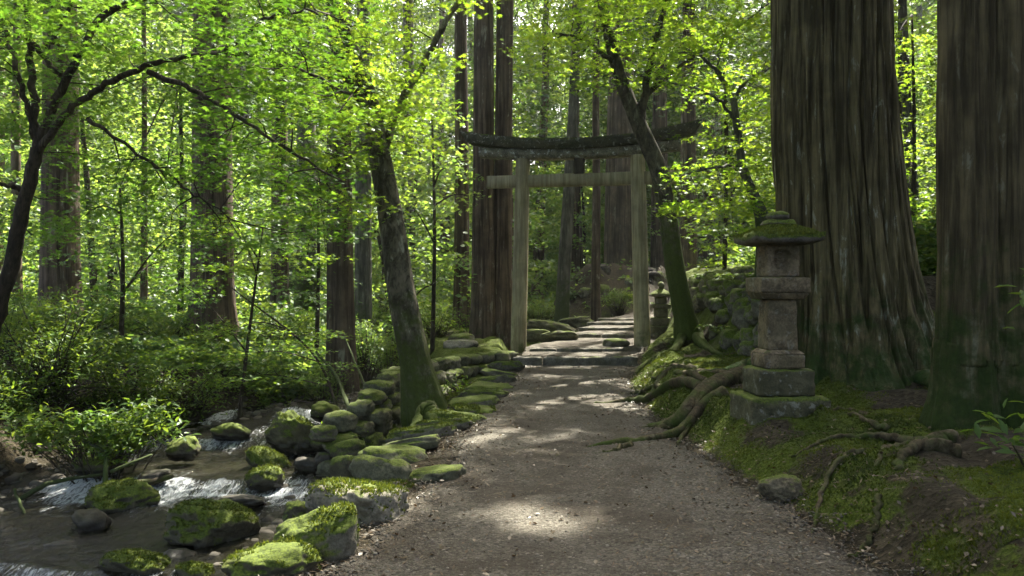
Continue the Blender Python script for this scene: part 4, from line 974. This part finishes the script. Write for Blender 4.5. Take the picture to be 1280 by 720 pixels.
for px, py, d, s, lab in [(905, 372, 14.5, .55, 'bright fern on the stone bank beyond the roots, lowest of the group'), (925, 352, 15.5, .6, 'bright fern higher up the stone bank behind the lantern'), (890, 350, 17.5, .6, 'fern beside the bent mossy tree on the bank'),
                          (940, 335, 17.5, .6, 'topmost fern of the stone bank by the giant cedar'), (745, 372, 25.5, .7, 'fern on the slope of the earth mound'), (800, 378, 25, .6, 'fern behind the far gate post'),
                          (1160, 395, 11.5, .4, 'fern at the edge of the giant cedar foot'), (205, 470, 12.6, .6, 'fern between the dim bush and the dark leafy bush'), (265, 475, 13, .6, 'fern above the waterline behind the layered young maple'), (350, 470, 13.6, .55, 'fern over the pointed boulder on the far bank'), (385, 500, 13.4, .4, 'small fern at the stream head'), (20, 470, 12, .6, 'fern behind the bushes at the photo edge'), (440, 470, 14, .5, 'fern at the foot of the reddish cedar')]: fern(px, py, d, s, lab)

# ------------------------------------------------------------------ fallen wood on the stream bank
def log(pts, r0, r1, label, m='grey', name='fallen_branch'):
    q = spline([P(*p) for p in pts], 18); V, F = tube(q, np.linspace(r0, r1, 18), 9); V = V + .012 * fbm(V * 9, 3)[:, None]
    o = obj(name, V, F, M[m], base=q[0]); tag(o, label, 'branch', 'fallen wood by the stream')
log([(-20, 655, 8.6), (40, 615, 8.7), (70, 602, 8.8), (130, 592, 9)], .035, .015, 'long crooked fallen branch running from the photo edge to the bush')
log([(18, 612, 8.5), (30, 640, 8.2), (38, 654, 8.1)], .018, .01, 'short bare stick leaning into the stream')
log([(150, 606, 8.7), (185, 603, 8.9), (215, 595, 9.1)], .045, .03, 'dark wet log lying across the stream below the bush', 'dark', 'fallen_log')
log([(-30, 668, 8), (40, 662, 8), (80, 652, 8.1), (95, 648, 8.2)], .022, .01, 'thin low branch reaching to the small wet stone', 'dark')
log([(-20, 628, 8.8), (15, 640, 8.5), (35, 646, 8.3)], .06, .04, 'pale thick driftwood stub at the photo edge', 'grey')
log([(395, 440, 14.2), (420, 470, 13.4), (440, 520, 11.8), (462, 560, 10.6)], .022, .035, 'long bare stem slanting down to the wall end', 'grey', 'slanting_stem')
log([(430, 420, 13), (445, 455, 12.4), (470, 520, 11.2), (478, 550, 10.8)], .012, .02, 'thin green stem slanting beside the longer bare one', 'grey', 'slanting_stem')

# ------------------------------------------------------------------ far wood: trunks and crowns, each tree a thing
LM = [(75, 'broad dim cedar'), (265, 'wide based cedar'), (350, 'slim cedar'), (428, 'reddish cedar'), (500, 'leaning maple'), (613, 'twin cedars'), (650, 'near gate post'),
      (803, 'far gate post'), (868, 'bent mossy tree'), (1000, 'giant cedar'), (1100, 'giant cedar'), (1225, 'nearest cedar')]
ORD = 'first second third fourth fifth sixth seventh eighth ninth tenth eleventh twelfth thirteenth fourteenth fifteenth'.split()
far = []
for k in range(62):
    for tr in range(60):
        d = 25 + 36 * rng.uniform(0, 1) ** .8; px = rng.uniform(-70, 1350)
        if 690 < px < 850 and d < 34: continue
        if all(abs(px - q[0]) > (9 if d > 35 else 16) for q in far): break
    far.append((px, d))
far.sort()
def between(px):
    a = 'the photo edge'; b = 'the photo edge'
    for q, nm in LM:
        if q <= px: a = nm
        else: b = nm; break
    return (a, b)
def label_far(items, noun):
    cnt = {}; out = []
    for px, d in items:
        ab = between(px); cnt[ab] = cnt.get(ab, 0) + 1; a, b = ab
        wh = f'between {a} and {b}' if a != b else f'behind the {a}'
        if 'edge' in a: wh = f'outside the {b}'
        elif 'edge' in b: wh = f'beyond the {a} by the photo edge'
        out.append(f'{noun}, {ORD[cnt[ab] - 1]} {wh}')
    return out
for (px, d), lab in zip(far, label_far(far, 'slim far trunk')):
    cedar(px, d, None, lab, H_=rng.uniform(20, 28), z0=rng.uniform(5.5, 10), R=rng.uniform(2.2, 3.2), n=int(rng.uniform(2400, 3800)), m='cedar' if rng.uniform() < .55 else 'grey', group='far trunks of the wood', seg=12, rings=16, lean=(rng.normal(0, .02), 0), bend=.12) if d > 0 else None
bg = []
for k in range(84):
    for tr in range(50):
        d = 21 + 36 * rng.uniform(0, 1) ** .9; px = rng.uniform(-60, 1340)
        if 610 < px < 880 and d < 35: continue
        if all(abs(px - q[0]) > 10 or abs(d - q[1]) > 9 for q in bg): break
    bg.append((px, d))
bg.sort()
b2 = [(-60 + 1400 * (k + rng.uniform(.1, .9)) / 46, rng.uniform(46, 72)) for k in range(46)]
for (px, d), lab in list(zip(bg, label_far(bg, 'leafy far tree'))) + list(zip(b2, label_far(b2, 'tall leafy tree on the far slope'))):
    x = X(px, d); z = Hs(x, d); t = thing('leafy_tree', (x, d, z), lab, 'tree', 'leafy trees deep in the wood'); Ht = rng.uniform(4, 9) + .16 * d * rng.uniform(0, 1); R = rng.uniform(2.0, 3.6)
    if d > 44 and 'slope' in lab: Ht = rng.uniform(15, 26); R = rng.uniform(3, 4.5)
    V, F = tube(spline([(x, d, z - .2), (x + rng.normal(0, .3), d, z + Ht * .5), (x + rng.normal(0, .6), d, z + Ht)], 10), np.linspace(.11, .03, 10), 8); obj('trunk', V, F, M['dark'], t)
    nb = int(70 * R / 2.5 * Ht / 9); h = rng.uniform(.08, 1, nb); a = rng.uniform(0, 2 * PI, nb); q = R * np.sqrt(rng.uniform(0, 1, nb)) * np.sqrt(np.clip(1.15 - h, .1, 1))
    c = np.stack([x + q * np.cos(a), d + q * np.sin(a), z + h * Ht], 1); lv = LV()
    sprays(lv, c, 64, .75, .115 + .0022 * d, OVAL, .14, .6, own=1.2); lv.obj('crown', M['far_leaf'], t)
print('far', time.time() - T0)
for k, (x, y) in enumerate([(6.3, 34), (8.2, 37), (10, 41), (5.2, 38.5)]):  # cedars added for their dense, uncut crowns, which keep the earth mound in shade
    cedar(0, y, 24, ['brown cedar behind the mound, first between the far gate post and the bent mossy tree', 'tall far cedar behind the bent mossy tree', 'tall far cedar beside the bent mossy tree', 'far cedar between the massive cedar and the gate post'][k], x=x, group='far trunks of the wood', R=4, n=6500, z0=8, H_=25, seed=4000 + k, cull=False)
# trees beyond the frame whose crowns shade the path
for k, (x, y, n_, z_) in enumerate([(9, 12, 4200, 8.5), (13, 9, 3000, 8), (12, 17, 3600, 8.5), (13, 22, 3000, 9), (17, 22, 2600, 9), (15, 15, 3000, 9), (7.2, 15.5, 5200, 8.5), (7.9, 17.5, 5600, 8.5), (6.3, 13.5, 5200, 8.5), (9.2, 20.5, 5200, 9),
      (10.5, 16, 5200, 8.5), (12.5, 19, 4200, 8.5), (11, 24, 4200, 9.5), (20, 18, 2500, 9), (19, 27, 2500, 9), (6.2, 4.6, 4000, 6), (-9, 9.5, 3600, 7), (-12, 14, 3600, 7), (10, 4, 4000, 6),
      (-6.5, 2.5, 4200, 5), (-4.5, -3.5, 4200, 4.5), (4, -3.5, 4200, 5), (0, -6.5, 4200, 4), (9, -1, 3600, 4), (-10, -1, 3600, 4), (7, -7, 3600, 3.5), (-7, -8, 3600, 3.5), (-12, 5, 3600, 5), (13, 2, 3200, 5), (8.6, 9.3, 4600, 8), (11.6, 13.2, 4600, 8.5), (16, 10, 3200, 8), (14.5, 18.5, 3600, 9), (18, 14, 3000, 8)]):
    best = None
    for q_ in range(30):
        xx_, yy_ = x + rng.uniform(-.06, .06) * q_, y + rng.uniform(-.06, .06) * q_; bad = 0; sx_ = 640 + xx_ / max(yy_, .1) * F0
        if yy_ > 0 and -60 < sx_ < 1330 and not (yy_ > 10.5 and 990 < sx_ < 1088): bad += 60
        for t_, r_ in GAPS[:92]:
            v_ = np.array([xx_, yy_]) - t_[:2]; u_ = SUN[:2] / np.hypot(*SUN[:2]); al = v_ @ u_
            if al > 0 and abs(v_[0] * u_[1] - v_[1] * u_[0]) < r_ + .28: bad += 1
        if best is None or bad < best[0]: best = (bad, xx_, yy_)
        if bad == 0: break
    x, y = best[1], best[2]
    cedar(0, y, None, 'tall cedar standing outside the photo, shading the path', x=x, group='shade cedars beside the path', R=4.2, n=int(n_ * 1.35), seed=3000 + k, z0=z_, H_=24, seg=16, rings=20)
# far slope vegetation too dense to count
lv = LV(); n = 420000; y = 13 + 72 * rng.uniform(0, 1, n) ** 1.5; x = rng.uniform(-.72, .72, n) * y
kp = (pathmask(x, y) < -.5) & (np.abs(x - np.interp(y, YC, XC)) > np.interp(y, YC, HW) + .25) & ~((x > -2.6) & (x < 6.5) & (y < 32.5) & (rng.uniform(0, 1, n) > .07 * (y > 25.5))); x, y = x[kp], y[kp]
p = np.stack([x, y, H(x, y) + rng.uniform(0, .95, len(x)) * ss(fbm2(x, y, .35, 3), -.45, .4)], 1)
lv.add(OVAL, p, .09 + .0035 * y, own=1.0, tilt=.6)
o = lv.obj('undergrowth', M['far_leaf']); tag(o, 'low green undergrowth covering the forest floor', None, None, 'stuff')
# near moss, gravel, fallen leaves
lv = LV(); n = 420000; d = 3.8 + 10 * rng.uniform(0, 1, n) ** 1.5; x = rng.uniform(-2.6, 6.2, n)
m_ = mossmask(x, d); kp = (m_ + rng.normal(0, .15, n) > .45) & (np.abs(x / d) < .75); x, y = x[kp], d[kp]
zz = H(x, y) + mossmask(x, y) * (.08 * np.abs(fbm2(x, y, 5.5, 3, 8)) + .03 * fbm2(x, y, 16, 2, 1))
lv.add(TUFT, np.stack([x, y, zz], 1), rng.uniform(.008, .02, len(x)) * (.8 + .05 * y) * (1 + .5 * fbm2(x, y, 3, 2, 40)), cull=False, tilt=.45, rnd=np.clip(.45 + 1.1 * fbm2(x, y, 1.7, 3, 44) + rng.uniform(-.2, .2, len(x)), 0, 1))
o = lv.obj('moss_carpet', M['moss']); tag(o, 'green moss carpet on the mound beside the path', None, None, 'stuff')
def pebble_field(n, x0, x1, smin, smax, onpath, name, m, label):
    d = 3.6 + 9 * rng.uniform(0, 1, n) ** 1.7; x = rng.uniform(x0, x1, n); q = pathmask(x, d); kp = (q > -.1 if onpath else (q < .15)) & (np.abs(x / d) < .72)
    x, y = x[kp], d[kp]; nn = len(x); V0, F0_ = ICO[1]; sz = smin * (smax / smin) ** (rng.uniform(0, 1, nn) ** 2.2)
    S = sz[:, None] * rng.uniform(.5, 1.0, (nn, 3)) * [1.1, 1.1, .6]; a = rng.uniform(0, 2 * PI, nn)
    W = V0[None] * S[:, None] * (1 + rng.uniform(-.25, .25, (nn, len(V0), 1))); W = np.stack([W[..., 0] * np.cos(a)[:, None] - W[..., 1] * np.sin(a)[:, None], W[..., 0] * np.sin(a)[:, None] + W[..., 1] * np.cos(a)[:, None], W[..., 2]], 2)
    W = W + np.stack([x, y, H(x, y) + .02 + S[:, 2] * .25], 1)[:, None]; F = (F0_[None] + (np.arange(nn) * len(V0))[:, None, None]).reshape(-1, 3)
    o = obj(name, W.reshape(-1, 3), [F], m, smooth=False, attrs={'rnd': np.repeat(rng.uniform(0, 1, nn), len(V0))}); tag(o, label, None, None, 'stuff')
def pebmat():
    m, nt, out = mat('loose gravel'); g = G(nt); f = g.n('Attribute', attribute_name='rnd').outputs['Fac']
    principled(g, out, g.mix(f, (.035, .031, .023), (.18, .165, .13)), .9, None, .25); return m
M['pebble'] = pebmat()
n = 5200; y = rng.uniform(5, 15, n); sd_ = rng.choice([-1, 1], n); x = np.interp(y, YC, XC) + sd_ * (np.interp(y, YC, HW) + rng.normal(.05, .22, n)); V0, F0_ = ICO[2]
sz = .018 * (5 ** (rng.uniform(0, 1, n) ** 1.8)); S = sz[:, None] * rng.uniform(.6, 1.1, (n, 3)) * [1.1, 1.1, .65]
W = V0[None] * S[:, None] * (1 + rng.uniform(-.14, .14, (n, len(V0), 1))) + np.stack([x, y, np.maximum(H(x, y), wz(y) - .04) + .2 * S[:, 2]], 1)[:, None]
o = obj('pebbles', W.reshape(-1, 3), [(F0_[None] + (np.arange(n) * len(V0))[:, None, None]).reshape(-1, 3)], M['pebble'], attrs={'rnd': np.repeat(rng.uniform(0, .45, n), len(V0))}); tag(o, 'wet pebbles along both margins of the stream', None, None, 'stuff')
pebble_field(46000, -1.5, 2.6, .0035, .016, True, 'gravel', M['pebble'], 'loose gravel and chips on the path')
lv = LV(); n = 26000; d = 3.6 + 12 * rng.uniform(0, 1, n) ** 1.4; x = rng.uniform(-2.2, 5.5, n); q = pathmask(x, d); w = np.exp(-np.abs(q - .05) / .35) + .10 + .10 * (q < 0) * (x > 0)
kp = (rng.uniform(0, 1, n) < w) & (x > pl(d) - .35 - .3 * (d < 6.4)); x, y = x[kp], d[kp]
lv.add(OVAL, np.stack([x, y, H(x, y) + .03], 1), rng.uniform(.014, .042, len(x)), cull=False, tilt=.5)
n = 30000; y = 3.5 + 13 * rng.uniform(0, 1, n) ** 1.6; x = rng.uniform(-2.0, 5.2, n); q = pathmask(x, y); dn = ss(fbm2(x, y, 1.1, 4, 21), -.05, .5) + .5 * np.exp(-np.abs(q) / .25)
kp = (rng.uniform(0, 1, n) < dn) & (x > pl(y) - .3); x, y = x[kp], y[kp]
thin = (NEEDLE[0] * [.45, 1, .3], NEEDLE[1])
lv.add(thin, np.stack([x, y, H(x, y) + .028], 1), rng.uniform(.02, .075, len(x)), cull=False, tilt=.22, rnd=rng.uniform(0, .8, len(x)))
o = lv.obj('leaf_litter', M['litter']); tag(o, 'brown fallen leaves scattered along the path', None, None, 'stuff')

# ------------------------------------------------------------------ forest haze
HAZE = 0.0005
if HAZE:
    V = np.array([[x_, y_, z_] for x_ in (-95, 95) for y_ in (-12, 116) for z_ in (-3, 48)], float)
    F = np.array([[0, 1, 3, 2], [4, 6, 7, 5], [0, 4, 5, 1], [2, 3, 7, 6], [0, 2, 6, 4], [1, 5, 7, 3]])
    m, nt, out = mat('forest haze'); pv = nt.nodes.new('ShaderNodeVolumePrincipled'); pv.inputs['Color'].default_value = (.86, .95, .90, 1); pv.inputs['Density'].default_value = HAZE; pv.inputs['Anisotropy'].default_value = .35
    nt.links.new(pv.outputs[0], out.inputs['Volume'])
    o = obj('haze', V, [F], m, smooth=False); tag(o, 'thin humid haze hanging in the wood', None, None, 'stuff')
# ------------------------------------------------------------------ light, sky, camera
sc = bpy.context.scene
w = bpy.data.worlds.new("World"); sc.world = w; w.use_nodes = True; nt = w.node_tree; nt.nodes.clear()
sky = nt.nodes.new('ShaderNodeTexSky'); sky.sky_type = 'NISHITA'; sky.sun_disc = False
el = math.asin(SUN[2]); az = math.atan2(SUN[0], SUN[1]); sky.sun_elevation = el; sky.sun_rotation = az
sky.dust_density = 8; sky.ozone_density = .1; sky.air_density = .75
bgn = nt.nodes.new('ShaderNodeBackground'); bgn.inputs[1].default_value = .13; wo = nt.nodes.new('ShaderNodeOutputWorld')
nt.links.new(sky.outputs[0], bgn.inputs[0]); nt.links.new(bgn.outputs[0], wo.inputs[0])
L = bpy.data.lights.new('sun', 'SUN'); L.energy = 4.6; L.angle = math.radians(.53); L.color = (1, .94, .84)
so = bpy.data.objects.new('sun', L); C.objects.link(so); so.rotation_euler = Vector(SUN).to_track_quat('Z', 'Y').to_euler(); so.location = (0, 0, 40)
cam = bpy.data.cameras.new('camera'); cam.sensor_width = 36; cam.lens = 36 * F0 / 1280; cam.clip_end = 1000; cam.clip_start = .05
co = bpy.data.objects.new('camera', cam); C.objects.link(co); co.location = (0, 0, EYE); co.rotation_euler = (PI / 2, 0, 0); sc.camera = co
sc.view_settings.view_transform = 'Standard'; sc.view_settings.look = 'None'; sc.view_settings.gamma = 1; sc.view_settings.exposure = 2.7
cy = sc.cycles; cy.max_bounces = 7; cy.diffuse_bounces = 4; cy.glossy_bounces = 2; cy.transmission_bounces = 4; cy.sample_clamp_indirect = 6
print('done', time.time() - T0)
